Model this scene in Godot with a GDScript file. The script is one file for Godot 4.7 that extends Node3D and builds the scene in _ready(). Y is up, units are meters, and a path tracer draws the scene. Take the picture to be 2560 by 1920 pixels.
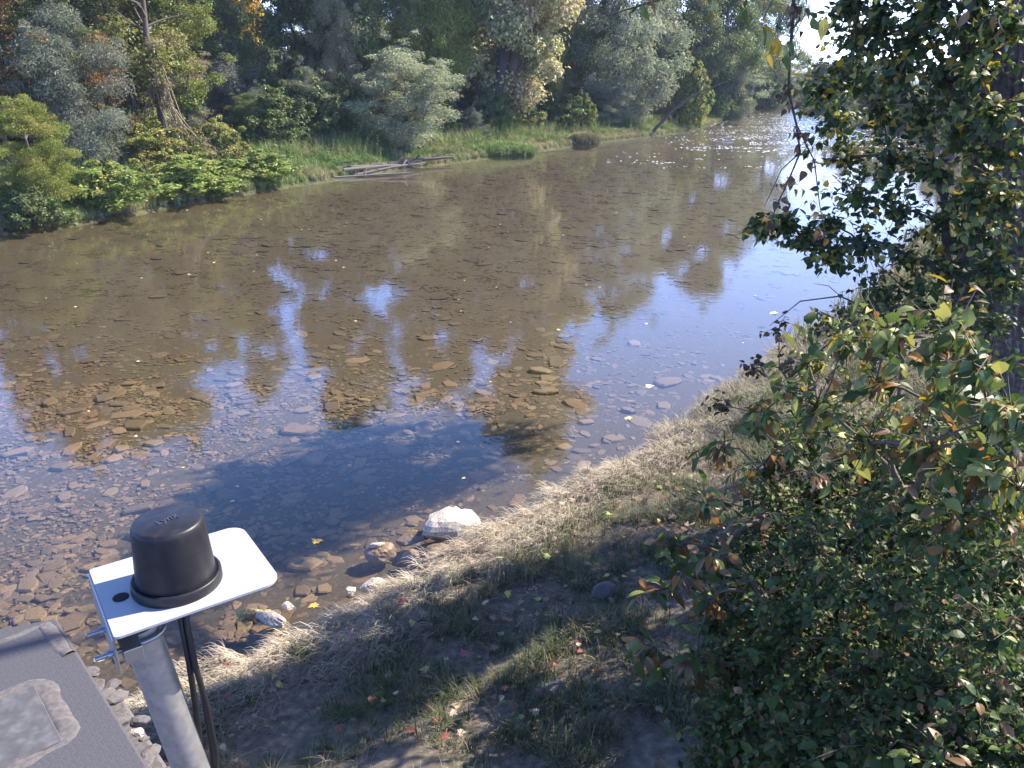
extends Node3D
# A clear shallow creek seen from a gauge house on its bank: far bank of trees, near bank of dry grass, an antenna on a post.

class Geo:
	var v := PackedVector3Array()
	var n := PackedVector3Array()
	var c := PackedColorArray()
	var uv := PackedVector2Array()
	func quad(a: Vector3, b: Vector3, d: Vector3, e: Vector3, col := Color.WHITE) -> void:
		v.append_array(PackedVector3Array([a, b, d, a, d, e]))
		c.append_array(PackedColorArray([col, col, col, col, col, col]))
	func tri(a: Vector3, b: Vector3, d: Vector3, col := Color.WHITE) -> void:
		v.append_array(PackedVector3Array([a, b, d]))
		c.append_array(PackedColorArray([col, col, col]))
	func quadn(p: Array, q: Array, col := Color.WHITE) -> void:  # four points and four normals
		for i in [0, 1, 2, 0, 2, 3]:
			v.append(p[i])
			n.append(q[i])
			c.append(col)
	func tube(pts: Array, rads: Array, sides := 6, col := Color.WHITE, rough := 0.0) -> void:  # smooth tapered tube along pts
		var rings := []
		var nrm := []
		var side := Vector3(1, 0, 0)
		for i in pts.size():
			var t: Vector3 = (pts[mini(i + 1, pts.size() - 1)] - pts[maxi(i - 1, 0)]).normalized()
			if absf(t.dot(side)) > 0.95:
				side = Vector3(0, 0, 1) if absf(t.z) < 0.9 else Vector3(0, 1, 0)
			side = (side - t * side.dot(t)).normalized()
			var up := t.cross(side)
			var r := []
			var m := []
			for k in sides:
				var a := TAU * k / sides
				var d := side * cos(a) + up * sin(a)
				var rr: float = rads[i] * (1.0 + rough * sin(k * 5.3 + i * 2.1) * cos(k * 2.9 - i * 1.3))
				r.append(pts[i] + d * rr)
				m.append(d)
			rings.append(r)
			nrm.append(m)
		for i in pts.size() - 1:
			for k in sides:
				var j := (k + 1) % sides
				quadn([rings[i][k], rings[i + 1][k], rings[i + 1][j], rings[i][j]], [nrm[i][k], nrm[i + 1][k], nrm[i + 1][j], nrm[i][j]], col)
		for e in [0, pts.size() - 1]:
			var f: Vector3 = (pts[0] - pts[1]).normalized() if e == 0 else (pts[e] - pts[e - 1]).normalized()
			for k in range(1, sides - 1):
				for p in ([rings[e][0], rings[e][k], rings[e][k + 1]] if e == 0 else [rings[e][0], rings[e][k + 1], rings[e][k]]):
					v.append(p)
					n.append(f)
					c.append(col)
	func lathe(prof: Array, at: Vector3, sides := 48, col := Color.WHITE) -> void:  # prof: Vector2(radius, height) from the bottom up; creases by repeated points
		for i in prof.size() - 1:
			var a: Vector2 = prof[i]
			var b: Vector2 = prof[i + 1]
			if a.distance_to(b) < 1e-6:
				continue
			var na := Vector2(b.y - a.y, a.x - b.x).normalized()
			var n0 := na
			var n1 := na
			if i > 0 and prof[i - 1].distance_to(a) > 1e-6:
				var z: Vector2 = a - prof[i - 1]
				n0 = (na + Vector2(z.y, -z.x).normalized()).normalized()
			if i + 2 < prof.size() and prof[i + 2].distance_to(b) > 1e-6:
				var z: Vector2 = prof[i + 2] - b
				n1 = (na + Vector2(z.y, -z.x).normalized()).normalized()
			for k in sides:
				var d0 := Vector3(cos(TAU * k / sides), 0, sin(TAU * k / sides))
				var d1 := Vector3(cos(TAU * (k + 1) / sides), 0, sin(TAU * (k + 1) / sides))
				var u := Vector3.UP
				quadn([at + d0 * a.x + u * a.y, at + d1 * a.x + u * a.y, at + d1 * b.x + u * b.y, at + d0 * b.x + u * b.y],
					[d0 * n0.x + u * n0.y, d1 * n0.x + u * n0.y, d1 * n1.x + u * n1.y, d0 * n1.x + u * n1.y], col)
	func box(o: Vector3, x: Vector3, y: Vector3, z: Vector3, bev := 0.0, col := Color.WHITE) -> void:  # centre and half axes, with chamfered edges
		var ax := [x, y, z]
		var ln := [x.length(), y.length(), z.length()]
		var flip := x.cross(y).dot(z) < 0
		for k in 3:
			for s in [-1.0, 1.0]:
				var a: Vector3 = ax[k] * s
				var i := (k + 1) % 3
				var j := (k + 2) % 3
				var p: Vector3 = ax[i] * (1.0 - bev / ln[i])
				var q: Vector3 = ax[j] * (1.0 - bev / ln[j])
				face([o + a - p - q, o + a + p - q, o + a + p + q, o + a - p + q], o, col)
				if bev > 0:  # the chamfers between this face and the next axis
					for w in [-1.0, 1.0]:
						var a2: Vector3 = ax[k] * s * (1.0 - bev / ln[k])
						var p1: Vector3 = ax[i] * w * (1.0 - bev / ln[i])
						var p2: Vector3 = ax[i] * w
						face([o + a + p1 - q, o + a + p1 + q, o + a2 + p2 + q, o + a2 + p2 - q], o, col)
						for t in [-1.0, 1.0]:
							if k == 0:
								var q1: Vector3 = ax[j] * t * (1.0 - bev / ln[j])
								face([o + a + p1 + q1, o + a2 + p2 + q1, o + a2 + p1 + ax[j] * t], o, col)
	func face(p: Array, centre: Vector3, col := Color.WHITE) -> void:  # a flat face turned away from centre
		var nn: Vector3 = (p[2] - p[0]).cross(p[1] - p[0])
		if nn.dot((p[0] + p[2]) * 0.5 - centre) < 0:
			p.reverse()
			nn = -nn
		nn = nn.normalized()
		for i in range(1, p.size() - 1):
			for q in [p[0], p[i], p[i + 1]]:
				v.append(q)
				n.append(nn)
				c.append(col)
	func mesh() -> ArrayMesh:
		var a := []
		a.resize(Mesh.ARRAY_MAX)
		a[Mesh.ARRAY_VERTEX] = v
		if n.size() == v.size():
			a[Mesh.ARRAY_NORMAL] = n
		if c.size() == v.size():
			a[Mesh.ARRAY_COLOR] = c
		if uv.size() == v.size():
			a[Mesh.ARRAY_TEX_UV] = uv
		var m := ArrayMesh.new()
		m.add_surface_from_arrays(Mesh.PRIMITIVE_TRIANGLES, a)
		return m

class Scatter:  # copies for a MultiMesh
	var b := PackedFloat32Array()
	var count := 0
	func add(t: Transform3D, col: Color) -> void:
		var x := t.basis.x
		var y := t.basis.y
		var z := t.basis.z
		var o := t.origin
		b.append_array(PackedFloat32Array([x.x, y.x, z.x, o.x, x.y, y.y, z.y, o.y, x.z, y.z, z.z, o.z, col.r, col.g, col.b, 1.0]))
		count += 1
	func node(called: String, m: Mesh, mat: Material) -> MultiMeshInstance3D:
		var mm := MultiMesh.new()
		mm.transform_format = MultiMesh.TRANSFORM_3D
		mm.use_colors = true
		mm.mesh = m
		mm.instance_count = count
		mm.buffer = b
		var o := MultiMeshInstance3D.new()
		o.name = called
		o.multimesh = mm
		o.material_override = mat
		o.set_meta("kind", "stuff")
		return o

var rng := RandomNumberGenerator.new()
var M := {}
var nears := PackedVector2Array()  # the waterline of the near bank, upstream away from the camera, (x, z)
var fars := PackedVector2Array()
const OUT_NEAR := Vector2(0.8, 0.6)
const OUT_FAR := Vector2(-0.8, -0.6)
const SUN := Vector3(0.657, 0.682, -0.321)

func rf(a: float, b: float) -> float:
	return rng.randf_range(a, b)

func rv() -> Vector3:
	return Vector3(rf(-1, 1), rf(-1, 1), rf(-1, 1))

func unit() -> Vector3:
	var y := rf(-1, 1)
	var a := rf(0, TAU)
	var r := sqrt(1.0 - y * y)
	return Vector3(cos(a) * r, y, sin(a) * r)

func tag(o: Node, label := "", category := "", group := "", kind := "") -> void:
	for p in [["label", label], ["category", category], ["group", group], ["kind", kind]]:
		if p[1]:
			o.set_meta(p[0], p[1])

func obj(called: String, m: Mesh, mat: Material, parent: Node = self, at := Transform3D()) -> MeshInstance3D:
	var o := MeshInstance3D.new()
	o.name = called
	o.mesh = m
	o.material_override = mat
	o.transform = at
	put(o, parent)
	return o

var taken := {}
func put(o: Node, parent: Node = self) -> void:  # a repeated name gets _001, _002 ...
	if parent == self:
		var base := str(o.name)
		if taken.has(base):
			o.name = "%s_%03d" % [base, taken[base]]
			taken[base] += 1
		else:
			taken[base] = 1
	parent.add_child(o, true)

func thing(called: String, label: String, category: String, at := Vector3.ZERO, group := "") -> Node3D:
	var o := Node3D.new()
	o.name = called
	o.position = at
	tag(o, label, category, group)
	put(o)
	return o

func lin(r: float, g: float, b: float) -> Color:
	return Color(r, g, b).linear_to_srgb()

func mat(called: String, col: Color, rough := 0.8, vertex := false, back := 0.0, spec := 0.5) -> StandardMaterial3D:
	var m := StandardMaterial3D.new()
	m.resource_name = called
	m.albedo_color = col
	m.roughness = rough
	m.metallic_specular = spec
	m.vertex_color_use_as_albedo = vertex
	if back > 0:
		m.backlight_enabled = true
		m.backlight = lin(back, back, back * 0.8)
	M[called] = m
	return m

func noise_tex(size: int, freq: float, stops: Array, oct := 4, kind := FastNoiseLite.TYPE_SIMPLEX_SMOOTH, sd := 1, normal := 0.0) -> NoiseTexture2D:
	var f := FastNoiseLite.new()
	f.seed = sd
	f.frequency = freq
	f.noise_type = kind
	f.fractal_octaves = oct
	var t := NoiseTexture2D.new()
	t.width = size
	t.height = size
	t.seamless = true
	t.noise = f
	if normal > 0:
		t.as_normal_map = true
		t.bump_strength = normal
	elif stops.size():
		var g := Gradient.new()
		g.offsets = PackedFloat32Array(stops.map(func(s): return s[0]))
		g.colors = PackedColorArray(stops.map(func(s): return lin(s[1], s[2], s[3])))
		t.color_ramp = g
	return t

func tri_map(m: StandardMaterial3D, scale: float) -> void:
	m.uv1_triplanar = true
	m.uv1_world_triplanar = true
	m.uv1_scale = Vector3(scale, scale, scale)

# ---- the lie of the land ----
func spline(p: Array, step: float) -> PackedVector2Array:
	var out := PackedVector2Array()
	for i in range(1, p.size() - 2):
		var k := maxi(1, int(p[i].distance_to(p[i + 1]) / step))
		for j in k:
			out.append(p[i].cubic_interpolate(p[i + 1], p[i - 1], p[i + 2], float(j) / k))
	out.append(p[p.size() - 2])
	return out

func resample(p: PackedVector2Array, count: int) -> PackedVector2Array:  # count points evenly by the share of the length
	var l := [0.0]
	for i in p.size() - 1:
		l.append(l[i] + p[i].distance_to(p[i + 1]))
	var out := PackedVector2Array()
	var k := 0
	for i in count:
		var at: float = l[-1] * i / (count - 1)
		while k < p.size() - 2 and l[k + 1] < at:
			k += 1
		out.append(p[k].lerp(p[k + 1], clampf((at - l[k]) / maxf(l[k + 1] - l[k], 1e-6), 0, 1)))
	return out

var bump := FastNoiseLite.new()
func steps(e: float, t: Array) -> float:  # piecewise linear profile
	if e <= t[0][0]:
		return t[0][1]
	for i in t.size() - 1:
		if e < t[i + 1][0]:
			return lerpf(t[i][1], t[i + 1][1], (e - t[i][0]) / (t[i + 1][0] - t[i][0]))
	return t[-1][1]

const NEAR_PROFILE := [[-0.6, -0.22], [-0.3, -0.1], [-0.12, 0.06], [0.1, 0.27], [0.5, 0.45], [2.0, 0.72], [4.0, 1.15], [6.0, 1.9], [8.0, 2.5], [12.0, 3.2], [20.0, 3.6], [60.0, 5.0], [150.0, 9.0], [400.0, 20.0]]
const FAR_PROFILE := [[-0.6, -0.25], [-0.2, -0.06], [0.2, 0.1], [0.8, 0.35], [2.0, 0.6], [5.0, 1.2], [12.0, 2.2], [30.0, 3.0], [70.0, 4.5], [150.0, 9.0], [260.0, 16.0], [420.0, 24.0]]

func near_height(p: Vector2, e: float) -> float:
	e += bump.get_noise_2d(p.x * 22 + 300, p.y * 22) * 0.42 * clampf(1.6 - absf(e), 0, 1)
	return steps(e, NEAR_PROFILE) + (bump.get_noise_2d(p.x * 9, p.y * 9) * 0.12 + bump.get_noise_2d(p.x * 40, p.y * 40) * 0.03) * clampf(e + 0.5, 0, 1) * (1.0 + e * 0.08)

func far_height(p: Vector2, e: float) -> float:
	return steps(e, FAR_PROFILE) + bump.get_noise_2d(p.x * 6, p.y * 6) * 0.2 * clampf(e + 0.3, 0, 1) + bump.get_noise_2d(p.x * 0.5, p.y * 0.5) * e * 0.02

func bed_height(p: Vector2, w: float) -> float:  # w 0 at the near bank, 1 at the far one
	var d := minf(w * 36.0, (1.0 - w) * 36.0)
	return -0.22 - 0.32 * (1.0 - exp(-d / 4.0)) - 0.4 * smoothstep(62.0, 85.0, -p.y) + bump.get_noise_2d(p.x * 8, p.y * 8) * 0.06

func beyond(p: Vector2, line: PackedVector2Array, out: Vector2) -> float:  # metres outside the line, negative in the water
	var best := 1e9
	var side := 0.0
	for i in line.size() - 1:
		var q := Geometry2D.get_closest_point_to_segment(p, line[i], line[i + 1])
		var d := p.distance_squared_to(q)
		if d < best:
			best = d
			var t := line[i + 1] - line[i]
			var nn := Vector2(t.y, -t.x)
			if nn.dot(out) < 0:
				nn = -nn
			side = signf((p - q).dot(nn))
	return sqrt(best) * (side if side != 0 else 1.0)

func near_ground(x: float, z: float) -> float:
	var p := Vector2(x, z)
	return near_height(p, beyond(p, nears, OUT_NEAR))

func far_ground(x: float, z: float) -> float:
	var p := Vector2(x, z)
	return far_height(p, beyond(p, fars, OUT_FAR))

func sheet(rows: Array) -> ArrayMesh:  # a smooth grid of points, rows of equal length
	var st := SurfaceTool.new()
	st.begin(Mesh.PRIMITIVE_TRIANGLES)
	var w: int = rows[0].size()
	for r in rows:
		for p in r:
			st.set_uv(Vector2(p.x, p.z))
			st.add_vertex(p)
	var up := true
	var a: Vector3 = rows[0][0]
	var b: Vector3 = rows[0][1]
	var d: Vector3 = rows[1][0]
	up = (d - a).cross(b - a).y > 0
	for i in rows.size() - 1:
		for j in w - 1:
			var k := i * w + j
			for q in ([k, k + 1, k + w, k + 1, k + w + 1, k + w] if up else [k, k + w, k + 1, k + 1, k + w, k + w + 1]):
				st.add_index(q)
	st.generate_normals()
	return st.commit()

# ---- leaves, trees, tufts ----
func leaf_basis(along: Vector3, nrm: Vector3) -> Basis:
	var z := along.normalized()
	var y := (nrm - z * nrm.dot(z)).normalized()
	return Basis(y.cross(z), y, z)

func blade(length: float, width: float, n: int, shape: float, fold: float, curl: float, teeth := 0.0) -> ArrayMesh:  # a leaf from the origin along +z
	var g := Geo.new()
	var mid := []
	var lf := []
	var rt := []
	for i in n + 1:
		var t := float(i) / n
		var w := width * 0.5 * sin(PI * pow(t, shape)) * (1.0 + (teeth if i % 2 else -teeth))
		var m := Vector3(0, -curl * length * t * t, length * t * (1.0 - 0.3 * curl * t))
		mid.append(m)
		lf.append(m + Vector3(-w, fold * w, -w * 0.15))
		rt.append(m + Vector3(w, fold * w, -w * 0.15))
	for i in n:
		if i == 0:
			g.tri(mid[0], lf[1], mid[1])
			g.tri(mid[0], mid[1], rt[1])
		elif i == n - 1:
			g.tri(mid[i], lf[i], mid[n])
			g.tri(mid[i], mid[n], rt[i])
		else:
			g.quad(mid[i], lf[i], lf[i + 1], mid[i + 1])
			g.quad(mid[i], mid[i + 1], rt[i + 1], rt[i])
	return g.mesh()

func lobed(length: float, pts: Array) -> ArrayMesh:  # a lobed leaf (maple-like): half outline as (across, along), mirrored, cupped a little
	var g := Geo.new()
	var c := Vector3(0, 0, 0.3 * length)
	var ring := []
	for p in pts:
		ring.append(Vector3(p[0] * length, 0.0, p[1] * length))
	for i in range(pts.size() - 2, 0, -1):
		ring.append(Vector3(-pts[i][0] * length, 0.0, pts[i][1] * length))
	for i in ring.size():
		var a: Vector3 = ring[i]
		var b: Vector3 = ring[(i + 1) % ring.size()]
		a.y = 0.35 * a.distance_to(c) * sin(a.x * 40.0 / length * 0.1 + 1.0) * 0.5
		b.y = 0.35 * b.distance_to(c) * sin(b.x * 40.0 / length * 0.1 + 1.0) * 0.5
		g.tri(c, a, b)
	return g.mesh()

func pick(palette: Array) -> Color:
	var a: Color = palette[rng.randi() % palette.size()]
	return a * rf(0.75, 1.25)

func crown(clusters: Array, per: int, length: float, width: float, palette: Array, hang := 0.2) -> ArrayMesh:  # clusters: [centre, radius]; leaf-sized faces through each clump
	var g := Geo.new()
	var vs := PackedVector3Array()
	var cs := PackedColorArray()
	for k in clusters:
		var o: Vector3 = k[0]
		var r: float = k[1]
		var tint: Color = pick(palette)
		for i in int(per * clampf(r * r, 0.08, 3.0)):
			var d := unit()
			d.y *= 0.75
			var p := o + d * r * pow(rng.randf(), 0.45) * (1.0 if rng.randf() < 0.7 else rf(0.9, 1.55))
			var nn := (d * 0.6 + Vector3(0, 0.7, 0) + rv() * 0.8).normalized()
			var al := nn.cross(unit()).normalized()
			al.y -= hang
			al = al.normalized() * length * rf(0.7, 1.3)
			var sd := al.cross(nn).normalized() * width * rf(0.35, 0.6)
			var m := p + al * 0.45
			var tip := p + al - nn * length * 0.15
			var col := tint.lerp(palette[rng.randi() % palette.size()], 0.5) * rf(0.7, 1.3)
			var a := m + sd + nn * width * 0.12
			var b := m - sd + nn * width * 0.12
			vs.append_array(PackedVector3Array([p, a, tip, p, tip, b]))
			cs.append_array(PackedColorArray([col, col, col, col, col, col]))
	g.v = vs
	g.c = cs
	return g.mesh()

func skeleton(trunk: Array, clusters: Array, thick: float, col := Color.WHITE, sides := 5) -> ArrayMesh:  # limbs from the trunk (a list of points) to every clump, thicker where more hangs on them
	var pos := trunk.duplicate()
	var par := [-1]
	for i in range(1, trunk.size()):
		par.append(i - 1)
	var foot: Vector3 = trunk[trunk.size() - 1]
	var order := clusters.duplicate()
	order.sort_custom(func(a, b): return Vector2(a[0].x - foot.x, a[0].z - foot.z).length() + absf(a[0].y - foot.y) * 0.3 < Vector2(b[0].x - foot.x, b[0].z - foot.z).length() + absf(b[0].y - foot.y) * 0.3)
	var ends := []
	var first := 1 if trunk.size() > 2 else 0
	for k in order:
		var c: Vector3 = k[0]
		var best := first
		var cost := 1e9
		for i in range(first, pos.size()):
			var d: float = pos[i].distance_to(c)
			var q: float = d + maxf(0, pos[i].y - c.y + 0.35 * d) * 1.4
			if q < cost:
				cost = q
				best = i
		var a: Vector3 = pos[best]
		var d2: float = a.distance_to(c)
		var last := best
		for t in [0.35, 0.7, 1.0]:
			pos.append(a.lerp(c, t) + Vector3(0, sin(t * PI) * d2 * 0.12, 0) + rv() * d2 * 0.05)
			par.append(last)
			last = pos.size() - 1
		ends.append(last)
	var load_ := []
	load_.resize(pos.size())
	load_.fill(0.0)
	for e in ends:
		load_[e] = 1.0
	for i in range(pos.size() - 1, 0, -1):
		load_[par[i]] += load_[i] if load_[i] > 0 else 0.2
	var g := Geo.new()
	var most := sqrt(maxf(load_[0], 1.0))
	for i in range(1, pos.size()):
		if pos[i].distance_to(pos[par[i]]) < 1e-4:
			continue
		var r1 := thick * maxf(sqrt(load_[par[i]]) / most, 0.04)
		var r2 := thick * maxf(sqrt(load_[i]) / most, 0.03)
		if par[i] >= trunk.size() or (i >= trunk.size()):
			r1 = minf(r1, r2 * 1.5)
		g.tube([pos[par[i]], pos[par[i]].lerp(pos[i], 0.5) + rv() * r1 * 0.25, pos[i]], [r1, (r1 + r2) * 0.5, r2], sides + (3 if i < trunk.size() else 0), col, 0.1)
	return g.mesh()

var protos := {}
func make_proto(called: String, h: float, r: float, base: float, many: int, cr: float, per: int, leaf: float, wide: float, pal: Array, thick: float, bark: Color, lean := 0.0, hang := 0.2, stems := 1) -> void:
	var cl := []
	var tries := 0
	while cl.size() < many and tries < many * 20:
		tries += 1
		var t := rng.randf()
		var y := lerpf(base, h, t)
		var prof := pow(sin(PI * clampf(t * 0.86 + 0.12, 0, 1)), 0.6)  # how wide the crown is at that height
		var a := rf(0, TAU)
		var rr := r * prof * sqrt(rf(0.12, 1.0)) * (0.75 + 0.35 * sin(a * 3.0 + y))
		var c := Vector3(cos(a) * rr + lean * y / h, y, sin(a) * rr)
		var ok := true
		for k in cl:
			if k[0].distance_to(c) < cr * 0.75:
				ok = false
				break
		if ok:
			cl.append([c, cr * rf(0.6, 1.25)])
	for i in int(many * 0.35):  # shoots that stand out of the crown, so that its outline is ragged
		var k: Array = cl[rng.randi() % many] if cl.size() >= many else cl[rng.randi() % cl.size()]
		var c: Vector3 = k[0]
		var away := Vector3(c.x, (c.y - base) * 0.6, c.z).normalized()
		cl.append([c + (away + Vector3(0, rf(0.1, 0.9), 0) + rv() * 0.4) * cr * rf(0.9, 1.7), cr * rf(0.28, 0.55)])
	var tr := []
	var n := 6
	for i in n + 1:
		var y := h * 0.8 * i / n
		tr.append(Vector3(lean * y / h + rf(-1, 1) * 0.02 * h * (1 if i else 0), y - (0.5 if i == 0 else 0.0), rf(-1, 1) * 0.02 * h * (1 if i else 0)))
	var wood: ArrayMesh
	if stems == 1:
		wood = skeleton(tr, cl, thick, bark)
	else:
		wood = skeleton([Vector3(0, -0.3, 0), Vector3(lean * 0.1, h * 0.12, 0)], cl, thick, bark)
	protos[called] = [wood, crown(cl, per, leaf, wide, pal, hang), h, r * 2.0]

func place_tree(called: String, label: String, category: String, proto: String, at: Vector3, h: float, w: float, turn: float, tint: String, group := "") -> Node3D:
	var p: Array = protos[proto]
	var o := thing(called, label, category, at, group)
	o.rotation = Vector3(rf(-0.07, 0.07), turn, rf(-0.07, 0.07))
	var s := Vector3(w / p[3], h / p[2], w / p[3])
	obj("trunk" if category.contains("tree") or category == "sapling" else "stem", p[0], M.bark, o, Transform3D(Basis.from_scale(s)))
	obj("crown", p[1], M["leaf_" + tint], o, Transform3D(Basis.from_scale(s)))
	return o

func tuft(blades: int, hgt: float, wid: float, lean: float, spread: float) -> ArrayMesh:  # a tuft of bent grass blades
	var g := Geo.new()
	for i in blades:
		var a := rf(0, TAU)
		var p := Vector3(cos(a), 0, sin(a)) * rf(0, spread)
		var b := a + rf(-1, 1)
		var d := Vector3(cos(b), 0, sin(b))
		var s := Vector3(-d.z, 0, d.x) * wid * 0.5 * rf(0.6, 1.3)
		var hh := hgt * rf(0.5, 1.2)
		var bend := lean * rf(0.3, 1.3)
		var last := p
		var lw := s
		var col := Color.WHITE * rf(0.7, 1.25)
		for k in range(1, 5):
			var t := k / 4.0
			var q := p + Vector3(0, hh * sin(t * 1.45) * (1.0 - bend * 0.3 * t), 0) + d * hh * bend * t * t
			var w := s * (1.0 - t * 0.9)
			if k < 4:
				g.quad(last - lw, last + lw, q + w, q - w, col)
			else:
				g.tri(last - lw, last + lw, q, col)
			last = q
			lw = w
	return g.mesh()

func leafy_stalk(leaves: int, hgt: float, leaf: float) -> ArrayMesh:  # a weed: a bent stem with leaves all the way up
	var g := Geo.new()
	var lean := Vector3(rf(-0.3, 0.3), 0, rf(-0.3, 0.3)) * hgt
	var last := Vector3.ZERO
	for i in leaves:
		var t := (i + 1.0) / leaves
		var p := Vector3(0, hgt * t, 0) + lean * t * t
		var a := i * 2.4 + rf(-0.4, 0.4)
		var d := Vector3(cos(a), rf(-0.4, 0.3), sin(a)).normalized() * leaf * rf(0.7, 1.3) * (1.25 - 0.7 * t)
		var s := d.cross(Vector3.UP).normalized() * d.length() * 0.28
		var m := p + d * 0.5 + Vector3(0, 0.02, 0)
		var col := Color.WHITE * rf(0.7, 1.25)
		g.tri(p, m + s, p + d, col)
		g.tri(p, p + d, m - s, col)
		g.quad(last - Vector3(0.006, 0, 0), last + Vector3(0.006, 0, 0), p + Vector3(0.005, 0, 0), p - Vector3(0.005, 0, 0), Color(0.6, 0.55, 0.45))
		last = p
	return g.mesh()

func stone_mesh(sd: int, sides: int, flatness: float) -> ArrayMesh:  # an angular slab about 1 m across, chamfered
	var r := RandomNumberGenerator.new()
	r.seed = sd
	var g := Geo.new()
	var ring := []
	var a := 0.0
	for k in sides:
		a = TAU * (k + r.randf_range(-0.3, 0.3)) / sides
		ring.append(Vector2(cos(a), sin(a) * r.randf_range(0.6, 0.8)) * r.randf_range(0.38, 0.55))
	var tilt := Vector2(r.randf_range(-0.12, 0.12), r.randf_range(-0.12, 0.12))
	var lay := func(p: Vector2, y: float, s: float) -> Vector3: return Vector3(p.x * s, (y + p.dot(tilt)) * flatness, p.y * s)
	var c := Vector3(0, 0, 0)
	var top := []
	for p in ring:
		top.append(lay.call(p, 0.5, 0.86))
	var mid := lay.call(Vector2(r.randf_range(-0.1, 0.1), r.randf_range(-0.1, 0.1)), 0.5 + r.randf_range(0.02, 0.1), 1.0)
	for k in sides:
		var j := (k + 1) % sides
		g.face([mid, top[k], top[j]], c)
		g.face([top[k], top[j], lay.call(ring[j], 0.34, 1.0), lay.call(ring[k], 0.34, 1.0)], c)
		g.face([lay.call(ring[k], 0.34, 1.0), lay.call(ring[j], 0.34, 1.0), lay.call(ring[j], -0.5, 0.9), lay.call(ring[k], -0.5, 0.9)], c)
	return g.mesh()

func rock_mesh(sd: int, size: Vector3, cuts: int, fine := 10) -> ArrayMesh:  # a boulder: a ball cut by random planes, then roughened
	var r := RandomNumberGenerator.new()
	r.seed = sd
	var planes := []
	for i in cuts:
		var y := r.randf_range(-1, 1)
		var a := r.randf() * TAU
		var q := sqrt(1 - y * y)
		planes.append([Vector3(cos(a) * q, y, sin(a) * q), r.randf_range(0.55, 0.85)])
	var rows := []
	var f := FastNoiseLite.new()
	f.seed = sd
	f.frequency = 2.5
	for i in fine + 1:
		var row := []
		for k in fine * 2 + 1:
			var th := PI * i / fine
			var ph := TAU * k / (fine * 2)
			var d := Vector3(sin(th) * cos(ph), cos(th), sin(th) * sin(ph))
			var s := 1.0
			for p in planes:
				var dd: float = d.dot(p[0])
				if dd > 0.05:
					s = minf(s, p[1] / dd)
			s *= 1.0 + 0.09 * f.get_noise_3dv(d * 1.3) + 0.05 * f.get_noise_3dv(d * 4.0)
			row.append(d * s * size)
		rows.append(row)
	var g := Geo.new()
	for i in fine:
		for k in fine * 2:
			var a: Vector3 = rows[i][k]
			var b: Vector3 = rows[i + 1][k]
			var c: Vector3 = rows[i + 1][k + 1]
			var e: Vector3 = rows[i][k + 1]
			if i > 0:
				g.face([a, b, e], Vector3.ZERO)
			if i < fine - 1:
				g.face([b, c, e], Vector3.ZERO)
	return g.mesh()

# ---- sprays of single leaves near the camera ----
const EYE := Vector3(0, 6, 0)
func in_view(p: Vector3, margin := 0.0) -> bool:
	var q := p - EYE
	var a := deg_to_rad(21.0)
	var depth := -q.y * sin(a) - q.z * cos(a)
	var up := q.y * cos(a) - q.z * sin(a)
	if depth < 0.2:
		return false
	return absf(q.x / depth) < 0.632 + margin and absf(up / depth) < 0.474 + margin

func spray(clusters: Array, twigs: int, per: int, gap: float, out: Array, wood: Geo, variants: int, palette: int, lift := 0.2, size := Vector2(0.75, 1.25), hang := 0.35) -> void:  # twigs that leave each clump's centre, with leaves along them: [transform, variant, colour]
	for k in clusters:
		var o := Vector3(k[0], k[1], k[2])
		var r: float = k[3]
		for i in twigs:
			var d := (unit() + Vector3(0, lift, 0)).normalized()
			var s := o - d * r * rf(0.0, 0.5)
			var e := o + d * r * rf(0.7, 1.15)
			var sag := Vector3(0, -r * rf(0.0, 0.35), 0)
			var m := s.lerp(e, 0.5) + rv() * r * 0.1
			wood.tube([s, m, e + sag], [gap * 0.05, gap * 0.035, gap * 0.02], 3, Color(0.07, 0.055, 0.04) if i % 4 else Color(0.2, 0.16, 0.11))
			for j in per:
				var t := (j + rng.randf()) / per
				var p := s.lerp(m, t * 2) if t < 0.5 else m.lerp(e + sag, t * 2 - 1)
				var al := (d * 0.5 + unit() * 0.9 - Vector3(0, hang, 0)).normalized()
				var nn := (Vector3(0, 1, 0) + rv() * 0.8 + d * 0.2).normalized()
				if absf(nn.dot(al)) > 0.95:
					continue
				out.append([Transform3D(leaf_basis(al, nn) * Basis.from_scale(Vector3.ONE * rf(size.x, size.y)), p + al * gap * 0.3), rng.randi() % variants, palette_pick(palette)])

var palettes := []
func palette_pick(k: int) -> int:  # weighted index of a colour
	var w: Array = palettes[k]
	return w[rng.randi() % w.size()]

var colours := []
func plant_leaves(parent: Node3D, list: Array, meshes: Array, single: int, called := "leaf") -> void:  # the ones that show largest are parts of their own, the rest one mass
	var seen := []
	var rest := []
	for l in list:
		var p: Vector3 = l[0].origin + at_thing
		if in_view(p, 0.02):
			seen.append([p.distance_squared_to(EYE), l])
		else:
			rest.append(l)
	seen.sort_custom(func(a, b): return a[0] < b[0])
	for i in seen.size():
		var l: Array = seen[i][1]
		if i < single:
			obj(called, meshes[l[1]], M["tone_%d" % l[2]], parent, l[0])
		else:
			rest.append(l)
	for v in meshes.size():
		var s := Scatter.new()
		for l in rest:
			if l[1] == v:
				s.add(l[0], colours[l[2]] * rf(0.8, 1.2))
		if s.count:
			parent.add_child(s.node("foliage", meshes[v], M.tone), true)

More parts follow.
